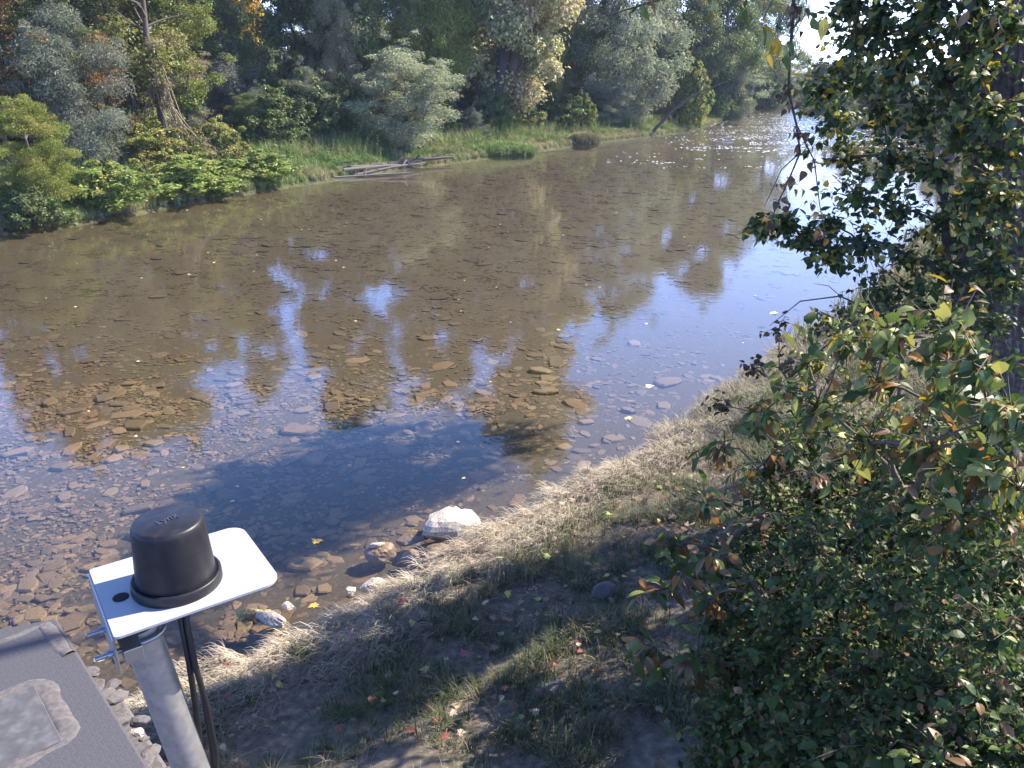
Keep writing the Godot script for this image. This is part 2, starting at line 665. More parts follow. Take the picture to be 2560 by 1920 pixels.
func _ready() -> void:
	rng.seed = 20261004
	bump.seed = 3
	bump.frequency = 0.05
	# camera
	var cam := Camera3D.new()
	cam.name = "camera"
	cam.fov = 50.72
	cam.near = 0.05
	cam.far = 2000.0
	cam.position = EYE
	cam.rotation_degrees = Vector3(-21, 0, 0)
	add_child(cam)
	cam.current = true
	# sky, sun, exposure
	var sky_mat := PanoramaSkyMaterial.new()
	sky_mat.panorama = clear_air()
	var sky := Sky.new()
	sky.sky_material = sky_mat
	var env := Environment.new()
	env.background_mode = Environment.BG_SKY
	env.sky = sky
	env.tonemap_mode = Environment.TONE_MAPPER_LINEAR
	env.tonemap_exposure = 3.0
	env.fog_enabled = true
	env.fog_density = 0.0003
	env.fog_light_color = Color(0.80, 0.88, 1.0)
	env.sdfgi_enabled = true
	env.ssao_enabled = true
	env.ssil_enabled = true
	var we := WorldEnvironment.new()
	we.name = "environment"
	we.environment = env
	add_child(we)
	var sun := DirectionalLight3D.new()
	sun.name = "sun"
	sun.light_energy = 1.6
	sun.light_color = Color(1.0, 0.96, 0.89)
	sun.light_angular_distance = 0.5
	sun.shadow_enabled = true
	sun.look_at_from_position(Vector3.ZERO, -SUN, Vector3.UP)
	add_child(sun)

	materials()
	land()
	water()
	riverbed_stones()
	far_trees()
	far_bank_cover()
	near_bank_cover()
	shore_rocks()
	big_tree()
	near_shrubs()
	hanging_things()
	gauge_house()
	antenna()
	floating_leaves()

func clear_air() -> ImageTexture:  # a clear sky: deep blue above, paler and hazy at the horizon, brighter round the sun
	var w := 512
	var h := 256
	var im := Image.create(w, h, false, Image.FORMAT_RGBF)
	for j in h:
		var th := PI * (j + 0.5) / h
		var e := 90.0 - rad_to_deg(th)
		for i in w:
			var az := TAU * (i + 0.5) / w
			var d := Vector3(sin(th) * sin(az), cos(th), -sin(th) * cos(az))
			var c := Color(0.09, 0.09, 0.075)
			if e > 0.0:
				var ang := rad_to_deg(acos(clampf(d.dot(SUN), -1, 1)))
				var flat_sun := Vector2(SUN.x, SUN.z).normalized()
				var side := (1.0 + Vector2(d.x, d.z).normalized().dot(flat_sun)) * 0.5
				var blue := exp(-pow(maxf(e - 8.0, 0.0) / 21.0, 2.0))
				var haze := exp(-e / 5.0) * (0.5 + 1.6 * side * side)
				var glow := 1.3 * exp(-ang / 7.0) + 0.22 * exp(-ang / 22.0)
				c = Color(0.022, 0.05, 0.15) + Color(0.22, 0.48, 1.2) * blue + Color(1.0, 0.97, 0.95) * haze + Color(1.0, 0.95, 0.85) * glow
			im.set_pixel(i, j, c)
	return ImageTexture.create_from_image(im)

func materials() -> void:
	mat("soil", Color.WHITE, 0.95)
	M.soil.albedo_texture = noise_tex(512, 0.02, [[0.0, 0.045, 0.035, 0.027], [0.45, 0.10, 0.08, 0.06], [0.7, 0.17, 0.135, 0.10], [1.0, 0.26, 0.215, 0.165]], 5)
	tri_map(M.soil, 0.7)
	M.soil.heightmap_enabled = false
	mat("far_soil", Color.WHITE, 0.95)
	M.far_soil.albedo_texture = noise_tex(512, 0.015, [[0.0, 0.03, 0.03, 0.015], [0.5, 0.07, 0.075, 0.03], [1.0, 0.16, 0.14, 0.07]], 5, FastNoiseLite.TYPE_SIMPLEX_SMOOTH, 5)
	tri_map(M.far_soil, 0.25)
	mat("bed", Color.WHITE, 0.9)
	M.bed.albedo_texture = noise_tex(512, 0.03, [[0.0, 0.018, 0.012, 0.003], [0.5, 0.04, 0.027, 0.007], [1.0, 0.07, 0.047, 0.013]], 5, FastNoiseLite.TYPE_SIMPLEX_SMOOTH, 8)
	tri_map(M.bed, 0.8)
	mat("slab", Color.WHITE, 0.85, true)
	M.slab.albedo_texture = noise_tex(512, 0.02, [[0.0, 0.45, 0.45, 0.45], [0.5, 0.8, 0.8, 0.8], [1.0, 1.0, 1.0, 1.0]], 6, FastNoiseLite.TYPE_SIMPLEX_SMOOTH, 9)
	tri_map(M.slab, 1.7)
	mat("bark", Color.WHITE, 0.9, true)
	var wn := FastNoiseLite.new()
	mat("tone", Color.WHITE, 0.5, true, 0.7, 0.4)
	for t in [["green", 1.0, 1.0, 1.0], ["olive", 1.35, 1.1, 0.9], ["lime", 1.7, 1.45, 0.9], ["pale", 1.85, 1.75, 1.35], ["red", 1.9, 0.85, 0.9], ["tan", 1.9, 1.5, 1.2], ["yellow", 4.2, 2.3, 0.9], ["sage", 1.75, 1.7, 1.5], ["silver", 1.65, 1.6, 1.5], ["sun", 2.3, 1.9, 1.6], ["far", 1.2, 1.1, 1.3]]:
		mat("leaf_" + t[0], lin(t[1] * 0.46, t[2] * 0.46, t[3] * 0.46), 0.5, true, 0.8, 0.5)
	mat("leaf_weed", Color.WHITE, 0.5, true, 0.7, 0.5)
	mat("blade", Color.WHITE, 0.6, true, 0.4, 0.4)
	colours = [
		Color(0.055, 0.095, 0.022), Color(0.08, 0.12, 0.028), Color(0.16, 0.19, 0.055), Color(0.32, 0.31, 0.09),  # greens to yellow
		Color(0.36, 0.25, 0.03), Color(0.30, 0.14, 0.03), Color(0.22, 0.05, 0.025), Color(0.20, 0.12, 0.06),  # yellow, orange, red, brown
		Color(0.035, 0.06, 0.022), Color(0.10, 0.06, 0.035), Color(0.42, 0.33, 0.19)]  # dark green, dark brown, straw
	for i in colours.size():
		mat("tone_%d" % i, lin(colours[i].r, colours[i].g, colours[i].b), 0.38, true, 0.7, 0.45)
	palettes = [
		[0, 0, 1, 8, 8, 2, 3, 8, 8, 4],  # the large tree by the water
		[0, 1, 1, 1, 2, 2, 2, 3, 3, 4, 5, 7],  # large-leaved shrub
		[0, 0, 0, 8, 1, 1, 1, 2, 7],  # dark small-leaved shrub
		[0, 1, 1, 2, 5, 7, 7, 8],  # branch with long leaves
		[9, 9, 8, 9, 7],  # withered vine
		[2, 3, 3, 4, 1, 7]]  # hanging leaves
	mat("steel", lin(0.48, 0.47, 0.46), 0.42)
	M.steel.metallic = 0.75
	M.steel.albedo_texture = noise_tex(256, 0.03, [[0.0, 0.6, 0.6, 0.62], [0.5, 0.8, 0.8, 0.8], [1.0, 1.0, 1.0, 1.0]], 5, FastNoiseLite.TYPE_SIMPLEX_SMOOTH, 21)
	tri_map(M.steel, 6.0)
	mat("zinc", lin(0.34, 0.35, 0.37), 0.4)
	M.zinc.metallic = 0.85
	mat("white_paint", lin(0.34, 0.34, 0.36), 0.4)
	mat("black_plastic", lin(0.014, 0.014, 0.018), 0.42, false, 0.0, 0.4)
	M.black_plastic.albedo_color = Color.WHITE
	M.black_plastic.albedo_texture = noise_tex(256, 0.015, [[0.0, 0.010, 0.010, 0.013], [0.55, 0.015, 0.015, 0.019], [1.0, 0.028, 0.027, 0.029]], 5, FastNoiseLite.TYPE_SIMPLEX_SMOOTH, 32)
	M.black_plastic.heightmap_enabled = true
	M.black_plastic.heightmap_texture = noise_tex(256, 0.2, [], 2, FastNoiseLite.TYPE_SIMPLEX_SMOOTH, 31)
	M.black_plastic.heightmap_scale = 0.012
	tri_map(M.black_plastic, 9.0)
	mat("rubber", lin(0.012, 0.012, 0.014), 0.45)
	mat("hole", lin(0.01, 0.01, 0.01), 0.9)
	mat("concrete", Color.WHITE, 0.9)
	M.concrete.albedo_texture = noise_tex(512, 0.02, [[0.0, 0.11, 0.11, 0.125], [0.5, 0.15, 0.15, 0.165], [1.0, 0.21, 0.205, 0.215]], 6, FastNoiseLite.TYPE_SIMPLEX_SMOOTH, 33)
	tri_map(M.concrete, 1.5)
	mat("mortar", Color.WHITE, 0.95)
	M.mortar.albedo_texture = noise_tex(512, 0.03, [[0.0, 0.065, 0.058, 0.06], [0.5, 0.10, 0.09, 0.093], [1.0, 0.15, 0.135, 0.138]], 6, FastNoiseLite.TYPE_SIMPLEX_SMOOTH, 34)
	tri_map(M.mortar, 3.0)
	mat("pale_rock", Color.WHITE, 0.9)
	M.pale_rock.albedo_texture = noise_tex(512, 0.03, [[0.0, 0.09, 0.07, 0.055], [0.36, 0.24, 0.20, 0.165], [0.48, 0.42, 0.37, 0.32], [1.0, 0.60, 0.55, 0.50]], 6, FastNoiseLite.TYPE_SIMPLEX_SMOOTH, 35)
	tri_map(M.pale_rock, 2.0)
	mat("dead_wood", Color.WHITE, 0.85, true)

func land() -> void:
	var np := [Vector2(-90, 60), Vector2(-50, 33), Vector2(-22, 9), Vector2(-9, -1.2), Vector2(-3.7, -6.3), Vector2(-2.3, -7.05), Vector2(-1.25, -8.35), Vector2(-0.2, -9.5), Vector2(0.64, -10.5), Vector2(2.24, -12.1), Vector2(4.8, -15.4), Vector2(9.7, -21.6), Vector2(15, -30), Vector2(23, -42.5), Vector2(32, -60), Vector2(39, -82), Vector2(42.2, -105), Vector2(45, -122), Vector2(49, -145), Vector2(62, -170), Vector2(95, -200), Vector2(140, -225)]
	var fp := [Vector2(-130, 70), Vector2(-85, 28), Vector2(-50, -2), Vector2(-32, -20), Vector2(-21.1, -33.4), Vector2(-19.1, -36.3), Vector2(-17.2, -40.4), Vector2(-13.6, -47.9), Vector2(-10.3, -53.3), Vector2(-6.7, -59), Vector2(-1.7, -65.8), Vector2(6.2, -78), Vector2(11.3, -84.5), Vector2(17.4, -92.7), Vector2(24.8, -107.5), Vector2(33, -129), Vector2(40.6, -149), Vector2(52, -178), Vector2(80, -212), Vector2(115, -238), Vector2(160, -258)]
	nears = spline(np, 0.5)
	fars = spline(fp, 0.8)
	var rows := []
	var es := [-0.6, -0.45, -0.3, -0.2, -0.12, -0.05, 0.0, 0.1, 0.2, 0.35, 0.5, 0.7, 0.9, 1.15, 1.4, 1.7, 2.0, 2.4, 2.8, 3.3, 3.8, 4.4, 5.0, 5.7, 6.5, 7.5, 9.0, 11.0, 14.0, 18.0, 25.0, 40.0, 70.0, 120.0, 200.0, 400.0]
	for p in resample(nears, 420):
		var r := []
		for e in es:
			var q: Vector2 = p + OUT_NEAR * e
			r.append(Vector3(q.x, near_height(q, e), q.y))
		rows.append(r)
	var g := obj("near_bank", sheet(rows), M.soil)
	tag(g, "sloping near bank of trodden soil under grass and fallen leaves", "", "", "structure")
	rows = []
	es = [-0.6, -0.3, 0.0, 0.3, 0.6, 1.0, 1.5, 2.2, 3.0, 4.0, 5.5, 7.5, 10.0, 14.0, 20.0, 30.0, 45.0, 70.0, 110.0, 170.0, 260.0, 420.0]
	for p in resample(fars, 300):
		var r := []
		for e in es:
			var q: Vector2 = p + OUT_FAR * e
			r.append(Vector3(q.x, far_height(q, e), q.y))
		rows.append(r)
	g = obj("far_bank", sheet(rows), M.far_soil)
	tag(g, "far bank rising gently from the creek into wooded ground", "", "", "structure")
	rows = []
	var na := resample(nears, 300)
	var fa := resample(fars, 300)
	for i in 300:
		var r := []
		for k in 61:
			var w := k / 60.0
			var q := (na[i] - OUT_NEAR * 0.3).lerp(fa[i] - OUT_FAR * 0.3, w)
			r.append(Vector3(q.x, bed_height(q, w), q.y))
		rows.append(r)
	g = obj("riverbed", sheet(rows), M.bed)
	tag(g, "brown stony creek bed seen through clear shallow water", "", "", "structure")
	M.riverbed_node = g

func wave(p: Vector2) -> float:  # riffle where the creek runs over the shallows, calm elsewhere
	var d := -p.y
	var k := smoothstep(66.0, 80.0, d + p.x * 0.35 * -1.0 + 6.0 + bump.get_noise_2d(p.x * 6, p.y * 6) * 10.0)
	var a := lerpf(0.0008, 0.06, k)
	return a * (bump.get_noise_2d(p.x * 14, p.y * 30 + 40) + 0.6 * bump.get_noise_2d(p.x * 34, p.y * 60 + 90) + 0.35 * bump.get_noise_2d(p.x * 90, p.y * 130))

func water() -> void:
	var m := StandardMaterial3D.new()
	m.transparency = BaseMaterial3D.TRANSPARENCY_ALPHA
	m.albedo_color = Color(0.36, 0.28, 0.10, 0.045)
	m.roughness = 0.02
	m.metallic_specular = 0.45
	m.normal_enabled = true
	m.normal_texture = noise_tex(1024, 0.012, [], 4, FastNoiseLite.TYPE_SIMPLEX_SMOOTH, 41, 6.0)
	m.normal_scale = 0.038
	m.uv1_triplanar = true
	m.uv1_world_triplanar = true
	m.uv1_scale = Vector3(0.22, 0.22, 0.22)
	M.water = m
	var rows := []
	var na := resample(nears, 1500)
	var fa := resample(fars, 1500)
	for i in 1500:
		var r := []
		for k in 121:
			var q := (na[i] + OUT_NEAR * 0.3).lerp(fa[i] + OUT_FAR * 0.4, k / 120.0)
			r.append(Vector3(q.x, wave(q), q.y))
		rows.append(r)
	var o := obj("water", sheet(rows), m)
	tag(o, "clear shallow creek water reflecting the trees and the blue sky", "", "", "structure")

var stones := []
func riverbed_stones() -> void:
	for i in 10:
		stones.append(stone_mesh(100 + i, 5 + i % 4, 0.17 + 0.04 * (i % 4)))
	var bed: Node3D = M.riverbed_node
	var tones := [Color(0.135, 0.08, 0.03), Color(0.155, 0.10, 0.04), Color(0.105, 0.066, 0.027), Color(0.17, 0.11, 0.052), Color(0.09, 0.06, 0.03)]
	var all := []
	# spots are strewn evenly over the bed, denser and with smaller stones close by
	var add := func(count: int, x0: float, x1: float, z0: float, z1: float, s0: float, s1: float) -> void:
		for i in count:
			var p := Vector2(rf(x0, x1), rf(z0, z1))
			var e := beyond(p, nears, OUT_NEAR)
			if e > -0.1:
				continue
			var e2 := beyond(p, fars, OUT_FAR)
			if e2 > -0.1:
				continue
			var s := lerpf(s0, s1, pow(rng.randf(), 1.8))
			var w := -e / (-e - e2)
			var y := bed_height(p, w)
			var k := lerpf(1.0, 0.35, smoothstep(12.0, 24.0, -p.y))
			var b := Basis.from_euler(Vector3(rf(-0.12, 0.12) * k, rf(0, TAU), rf(-0.12, 0.12) * k))
			all.append([Transform3D(b * Basis.from_scale(Vector3(s, s * rf(0.7, 1.2) * lerpf(1.0, 0.4, smoothstep(12.0, 24.0, -p.y)), s * rf(0.75, 1.0))), Vector3(p.x, y + s * 0.03 * rf(-2.4, 1.4) * lerpf(1.0, 0.5, smoothstep(12.0, 24.0, -p.y)), p.y)), rng.randi() % 10, rng.randi() % tones.size(), s])
	add.call(34000, -12, 6, -17, -5.5, 0.05, 0.15)
	add.call(1500, -12, 6, -17, -5.5, 0.14, 0.30)
	add.call(480, -12, 6, -17, -5.5, 0.28, 0.62)
	add.call(900, -6.8, -0.5, -10.5, -5.5, 0.14, 0.42)
	add.call(30000, -26, 12, -36, -15, 0.09, 0.22)
	add.call(2200, -26, 12, -36, -14, 0.18, 0.42)
	add.call(420, -26, 12, -36, -14, 0.4, 0.85)
	add.call(26000, -24, 24, -70, -32, 0.16, 0.34)
	add.call(900, -24, 24, -70, -30, 0.35, 0.8)
	add.call(7000, -5, 48, -135, -68, 0.2, 0.45)
	var shown := []
	var rest := []
	for a in all:
		if in_view(a[0].origin) and a[0].origin.z > -22:
			shown.append([a[3] / a[0].origin.distance_to(EYE), a])
		else:
			rest.append(a)
	shown.sort_custom(func(a, b): return a[0] > b[0])
	var mats := []
	for t in tones:
		mats.append(mat("stone_tone", lin(t.r, t.g, t.b), 0.85))
		mats[-1].albedo_texture = M.slab.albedo_texture
		tri_map(mats[-1], 1.7)
	for i in shown.size():
		var a: Array = shown[i][1]
		if i < 300:
			obj("stone", stones[a[1]], mats[a[2]], bed, a[0])
		else:
			rest.append(a)
	for v in 10:
		var s := Scatter.new()
		for a in rest:
			if a[1] == v:
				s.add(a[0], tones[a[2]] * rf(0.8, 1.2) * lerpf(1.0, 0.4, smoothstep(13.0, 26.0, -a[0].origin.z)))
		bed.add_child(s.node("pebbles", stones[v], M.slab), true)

const SHADES := {"green": "dark green", "olive": "olive", "far": "bluish green", "lime": "yellow-green", "tan": "tan"}
const LOOKS := {"low": "broad-leaved", "willow": "fine-leaved", "feather": "feathery", "broad": "broad round-crowned", "slim": "slim", "distant": "dense low-branched"}
const TREES := [
	["shrub", "yellow-green feathery shrub at the left end of the far bank", "shrub", "feather", -20.4, -35.5, 4.6, 4.2, 0.0, "lime"],
	["shrub", "low dark leafy clump at the far left waterline", "shrub", "low", -20.2, -34.3, 1.5, 3.2, 1.0, "green"],
	["shrub", "broad dark-leaved clump overhanging the water beside the yellow-green shrub", "shrub", "low", -18.8, -38.0, 1.8, 5.2, 2.0, "pale"],
	["shrub", "pale leafy clump in the sunlit grass, middle of the left bank", "shrub", "low", -16.6, -42.8, 1.7, 6.4, 3.0, "pale"],
	["shrub", "rounded leafy clump at the right end of the sunlit left bank", "shrub", "low", -14.3, -47.8, 1.5, 4.2, 4.0, "pale"],
	["shrub", "tall grey-green bush behind the yellow-green shrub on the left", "shrub", "willow", -22.1, -42.5, 7.5, 6.0, 1.0, "green"],
	["broadleaf_tree", "wide olive-green tree leaning over the left bank bushes", "tree", "broad", -22.5, -51.0, 15.0, 10.0, 0.0, "olive"],
	["broadleaf_tree", "slim tree with red leaves at the left edge of the picture", "tree", "slim", -24.6, -41.0, 13.0, 5.0, 2.0, "red"],
	["broadleaf_tree", "dark-trunked thin tree between the olive tree and the vine-hung snag", "tree", "slim", -27.4, -58.0, 15.0, 7.0, 3.0, "olive"],
	["sapling", "small red-leaved sapling in front of the olive tree", "sapling", "slim", -21.3, -46.0, 6.5, 3.0, 1.0, "red"],
	["shrub", "brown weedy bush at the foot of the vine-hung snag", "shrub", "low", -19.4, -45.5, 2.2, 5.0, 5.0, "tan"],
	["shrub", "rust-coloured brush right of the vine-hung snag", "shrub", "low", -17.1, -49.0, 2.4, 4.0, 6.0, "tan"],
	["broadleaf_tree", "bright yellow tree seen through a gap above the left bank", "tree", "distant", -29.3, -92.0, 15.0, 9.0, 0.0, "yellow"],
	["broadleaf_tree", "thin straight tree before the yellow one", "tree", "slim", -19.4, -63.0, 17.0, 5.0, 4.0, "green"],
	["broadleaf_tree", "tall tree with thick dark forked trunk above the shaded hollow", "tree", "broad", -16.0, -70.0, 22.0, 11.0, 2.2, "green"],
	["shrub", "tall tan feathery bush right of the thick dark trunk", "shrub", "willow", -13.0, -66.0, 9.5, 4.6, 2.0, "tan"],
	["willow_shrub", "sprawling sage-green willow shrub at the water's edge", "shrub", "willow", -7.7, -62.0, 6.6, 8.6, 3.0, "sage"],
	["broadleaf_tree", "feathery light-green tree rising behind the sprawling willow shrub", "tree", "feather", -7.9, -72.0, 22.0, 12.0, 1.0, "lime"],
	["sycamore_tree", "great sycamore with large bright leaves and leaning trunks", "tree", "sycamore", -0.5, -77.0, 30.0, 15.0, 0.0, "sun"],
	["broadleaf_tree", "dark green tree filling the gap left of the sycamore", "tree", "broad", -4.7, -90.0, 20.0, 11.0, 3.4, "green"],
	["willow_tree", "big silvery grey willow right of the sycamore", "tree", "willow", 12.1, -92.0, 19.0, 13.0, 4.0, "silver"],
	["broadleaf_tree", "shaded green tree between the sycamore and the silvery willow", "tree", "broad", 6.9, -98.0, 21.0, 10.0, 1.2, "green"],
	["shrub", "yellow-green shrub at the foot of the silvery willow, dead trunk leaning out", "shrub", "low", 20.2, -100.0, 6.2, 7.0, 1.0, "lime"],
	["broadleaf_tree", "tall green tree just past the yellow-green waterside shrub", "tree", "broad", 28.7, -118.0, 25.0, 13.0, 5.0, "green"],
	["broadleaf_tree", "olive tree behind the tall green one where the creek bends", "tree", "slim", 38.8, -140.0, 25.0, 11.0, 5.0, "olive"],
	["willow_shrub", "grey rounded willow bush where the bank turns away", "shrub", "willow", 30.5, -120.0, 7.5, 9.0, 5.0, "silver"],
	["broadleaf_tree", "pale tree standing above the bend of the creek", "tree", "broad", 50.3, -168.0, 26.0, 14.0, 0.6, "silver"],
	["shrub", "low green shrub on the outer bank of the bend", "shrub", "low", 45.4, -155.0, 5.0, 8.0, 2.0, "green"],
	["shrub", "grey-green far bush beside the sky gap", "shrub", "willow", 59.2, -185.0, 8.0, 11.0, 0.3, "sage"],
	["shrub", "dark brush under the left end of the shaded hollow", "shrub", "low", -15.8, -57.0, 3.2, 5.5, 2.6, "green"],
	["shrub", "dark brush in the middle of the shaded hollow", "shrub", "low", -14.8, -61.0, 3.6, 6.0, 1.6, "green"],
	["shrub", "dark brush right end of the shaded hollow beside the willow shrub", "shrub", "low", -12.5, -63.0, 3.8, 6.0, 0.6, "green"],
	["shrub", "brush behind the grass tussock under the sycamore", "shrub", "low", 0.2, -79.0, 2.6, 6.0, 4.6, "olive"],
	["shrub", "dim round bush between the sycamore trunks and the silvery willow", "shrub", "low", 4.5, -83.0, 3.0, 7.0, 3.6, "green"],
	["shrub", "grey twiggy bush on the waterline under the silvery willow", "shrub", "willow", 9.8, -88.0, 4.2, 5.5, 2.1, "silver"],
	["broadleaf_tree", "olive tree filling in behind the yellow-green waterside shrub", "tree", "broad", 20.6, -114.0, 19.0, 12.0, 2.9, "olive"],
	["broadleaf_tree", "thin tree between the silvery willow and the tall green tree", "tree", "slim", 25.2, -118.0, 19.0, 8.0, 3.9, "green"],
]

func far_trees() -> void:
	var bark := Color(0.095, 0.08, 0.068)
	var green := [Color(0.25, 0.39, 0.11), Color(0.31, 0.44, 0.13), Color(0.20, 0.31, 0.12), Color(0.36, 0.44, 0.16), Color(0.36, 0.34, 0.15)]
	var grey := [Color(0.36, 0.43, 0.32), Color(0.45, 0.51, 0.40), Color(0.31, 0.37, 0.25), Color(0.47, 0.46, 0.36)]
	var gold := [Color(0.36, 0.44, 0.24), Color(0.50, 0.53, 0.36), Color(0.46, 0.43, 0.3), Color(0.28, 0.38, 0.19)]
	make_proto("broad", 16, 5.0, 1.0, 75, 1.25, 520, 0.20, 0.14, green, 0.24, bark)
	make_proto("slim", 18, 3.2, 4.5, 46, 1.0, 420, 0.18, 0.12, green, 0.15, bark)
	make_proto("sycamore", 26, 7.0, 2.6, 115, 1.45, 300, 0.30, 0.27, gold, 0.45, bark, 1.6, 0.3)
	make_proto("feather", 15, 4.8, 1.0, 85, 1.1, 620, 0.24, 0.07, green, 0.22, bark, 0.0, 0.7)
	make_proto("willow", 8, 3.3, 0.5, 90, 0.72, 640, 0.24, 0.055, grey, 0.10, bark, 0.3, 0.0, 4)
	make_proto("low", 2.6, 1.9, 0.0, 110, 0.30, 1150, 0.15, 0.10, green, 0.03, bark, 0.0, 0.2, 4)
	make_proto("distant", 14, 4.6, 0.6, 60, 1.35, 260, 0.30, 0.22, green, 0.2, bark)
	for t in TREES:
		place_tree(t[0], t[1], t[2], t[3], Vector3(t[4], far_ground(t[4], t[5]) - 0.05, t[5]), t[6], t[7], t[8], t[9])
	# woods behind the bank
	var tints := ["green", "olive", "green", "far", "lime", "green", "tan"]
	var kinds := ["broad", "distant", "slim", "distant", "feather"]
	for row in [[20.0, 6.5, 11.0], [34.0, 8.0, 12.0], [60.0, 10.0, 13.0]]:
		var i := 60.0
		while i < fars.size() - 30:
			var p: Vector2 = fars[int(i)] + OUT_FAR * (row[0] + rf(-5, 5))
			i += row[1] * rf(0.7, 1.4) / 0.8
			if p.y > -30 or absf(p.x) > -p.y * 0.72 + 4:
				continue
			var h: float = row[2] * rf(0.8, 1.15)
			if p.x > -p.y * 0.33:
				h *= 0.75
			var kind: String = kinds[rng.randi() % 5]
			var tint: String = tints[rng.randi() % 7]
			place_tree("woodland_tree", "%s %s tree in the woods behind the far bank" % [SHADES[tint], LOOKS[kind]], "tree", kind, Vector3(p.x, far_ground(p.x, p.y) - 0.1, p.y), h, h * rf(0.6, 0.85), rf(0, TAU), tint, "woods behind the far bank")
	for e in [7.0, 12.0]:  # thin trees whose stems show above the brush
		var i := 70.0
		while i < fars.size() - 60:
			var p: Vector2 = fars[int(i)] + OUT_FAR * (e + rf(-2, 2))
			i += 8.0 * rf(0.6, 1.5) / 0.8
			if p.y > -32 or absf(p.x) > -p.y * 0.72 + 4 or (p.x < -12 and p.x > -20 and e < 10):
				continue
			var h := rf(8.0, 14.0)
			var tint: String = tints[rng.randi() % 7]
			place_tree("sapling", "%s slim young tree standing in the brush of the far bank" % SHADES[tint], "sapling", "slim", Vector3(p.x, far_ground(p.x, p.y) - 0.1, p.y), h, h * rf(0.3, 0.45), rf(0, TAU), tint, "young trees in the far bank brush")
	# brush under the trees, which closes the view into the wood
	for row in [[5.0, 3.6, 2.8], [9.0, 3.8, 4.2], [14.0, 4.4, 6.0]]:
		var i := 60.0
		while i < fars.size() - 60:
			var p: Vector2 = fars[int(i)] + OUT_FAR * (row[0] + rf(-1.5, 1.5))
			i += row[1] * rf(0.6, 1.3) / 0.8
			if p.y > -32 or absf(p.x) > -p.y * 0.72 + 4 or (row[0] < 8 and (p.x < -9 and p.x > -26)):
				continue
			var h: float = row[2] * rf(0.7, 1.25)
			var kind: String = ["low", "low", "willow", "feather"][rng.randi() % 4]
			var tint: String = tints[rng.randi() % 7]
			place_tree("underbrush", "%s %s brush in the shade under the far bank trees" % [SHADES[tint], LOOKS[kind]], "bush", kind, Vector3(p.x, far_ground(p.x, p.y) - 0.1, p.y), h, h * rf(0.9, 1.3), rf(0, TAU), tint, "brush under the far bank trees")
	# the right bank further up
	for t in [[49, -112, 6.0, 8.0, "green"], [48, -92, 5.0, 8.0, "olive"], [52, -132, 6.5, 9.0, "green"], [43, -72, 5.0, 7.0, "green"], [58, -160, 7.0, 10.0, "far"], [37, -56, 4.0, 6.0, "olive"], [70, -178, 8.0, 11.0, "far"]]:
		place_tree("bankside_bush", "dim bush on the near-side bank upstream, behind the big tree's leaves", "bush", "low", Vector3(t[0], near_ground(t[0], t[1]) - 0.05, t[1]), t[2], t[3], rf(0, TAU), t[4], "bushes along the near-side bank upstream")
	for k in 16:
		var p: Vector2 = nears[int(lerpf(200.0, 430.0, k / 15.0))] + OUT_NEAR * rf(1.5, 6.0)
		if p.y > -30:
			continue
		place_tree("bankside_bush", "dim bush on the near-side bank upstream, behind the big tree's leaves", "bush", "low", Vector3(p.x, near_ground(p.x, p.y) - 0.05, p.y), rf(1.8, 3.6), rf(3.0, 6.0), rf(0, TAU), ["green", "olive", "tan", "far"][k % 4], "bushes along the near-side bank upstream")
	var ns := Scatter.new()
	var nt := tuft(16, 0.5, 0.02, 0.7, 0.16)
	for i in 16000:
		var k := rng.randi_range(90, nears.size() - 120)
		var e := pow(rng.randf(), 1.3) * 10.0 + 0.1
		var p: Vector2 = nears[k] + OUT_NEAR * e + Vector2(rf(-0.4, 0.4), rf(-0.4, 0.4))
		if p.y > -16.5:
			continue
		ns.add(Transform3D(Basis(Vector3.UP, rf(0, TAU)) * Basis.from_scale(Vector3.ONE * rf(0.6, 1.2)), Vector3(p.x, near_height(p, e) - 0.02, p.y)), Color(0.09, 0.14, 0.035).lerp(Color(0.3, 0.24, 0.13), rng.randf() * 0.8))
	var no_ := ns.node("bank_grass", nt, M.blade)
	tag(no_, "weeds and grass on the near-side bank upstream of the big tree", "", "", "stuff")
	put(no_)
	# vine-hung snag
	var o := thing("vine_snag", "broken bare tree hung with tan dried vines on the left bank", "dead tree", Vector3(-19.6, far_ground(-19.6, -47.5) - 0.1, -47.5))
	var g := Geo.new()
	g.tube([Vector3(0, 0, 0), Vector3(0.1, 3, 0), Vector3(-0.1, 6.5, 0.1), Vector3(0.1, 10, 0)], [0.28, 0.24, 0.18, 0.06], 9, Color(0.09, 0.07, 0.05), 0.1)
	for k in 9:
		var y := rf(4.0, 9.0)
		var a := rf(0, TAU)
		g.tube([Vector3(0, y, 0), Vector3(cos(a), 0.4, sin(a)) * 1.0 + Vector3(0, y, 0), Vector3(cos(a) * 2.2, y + rf(0.2, 1.6), sin(a) * 2.2)], [0.08, 0.05, 0.015], 5, Color(0.12, 0.09, 0.07))
	obj("trunk", g.mesh(), M.dead_wood, o)
	g = Geo.new()
	var cl := []
	for k in 14:
		var f := rng.randf()
		var s := Vector3(rf(-0.4, 0.4), rf(4.5, 8), rf(-0.3, 0.4))
		var e := Vector3(lerpf(-1.6, 3.4, f) + rf(-0.4, 0.4), rf(0.2, 1.2), rf(0.2, 1.6))
		var m := s.lerp(e, 0.5) + Vector3(rf(-0.3, 0.3), rf(-1.6, 0.4), 0.2)
		g.tube([s, m, e], [0.025, 0.03, 0.015], 4, Color(0.22, 0.165, 0.105))
		cl.append([m.lerp(e, rng.randf()), rf(0.3, 0.55)])
		cl.append([s.lerp(m, rng.randf()), rf(0.25, 0.5)])
	obj("vine", g.mesh(), M.dead_wood, o)
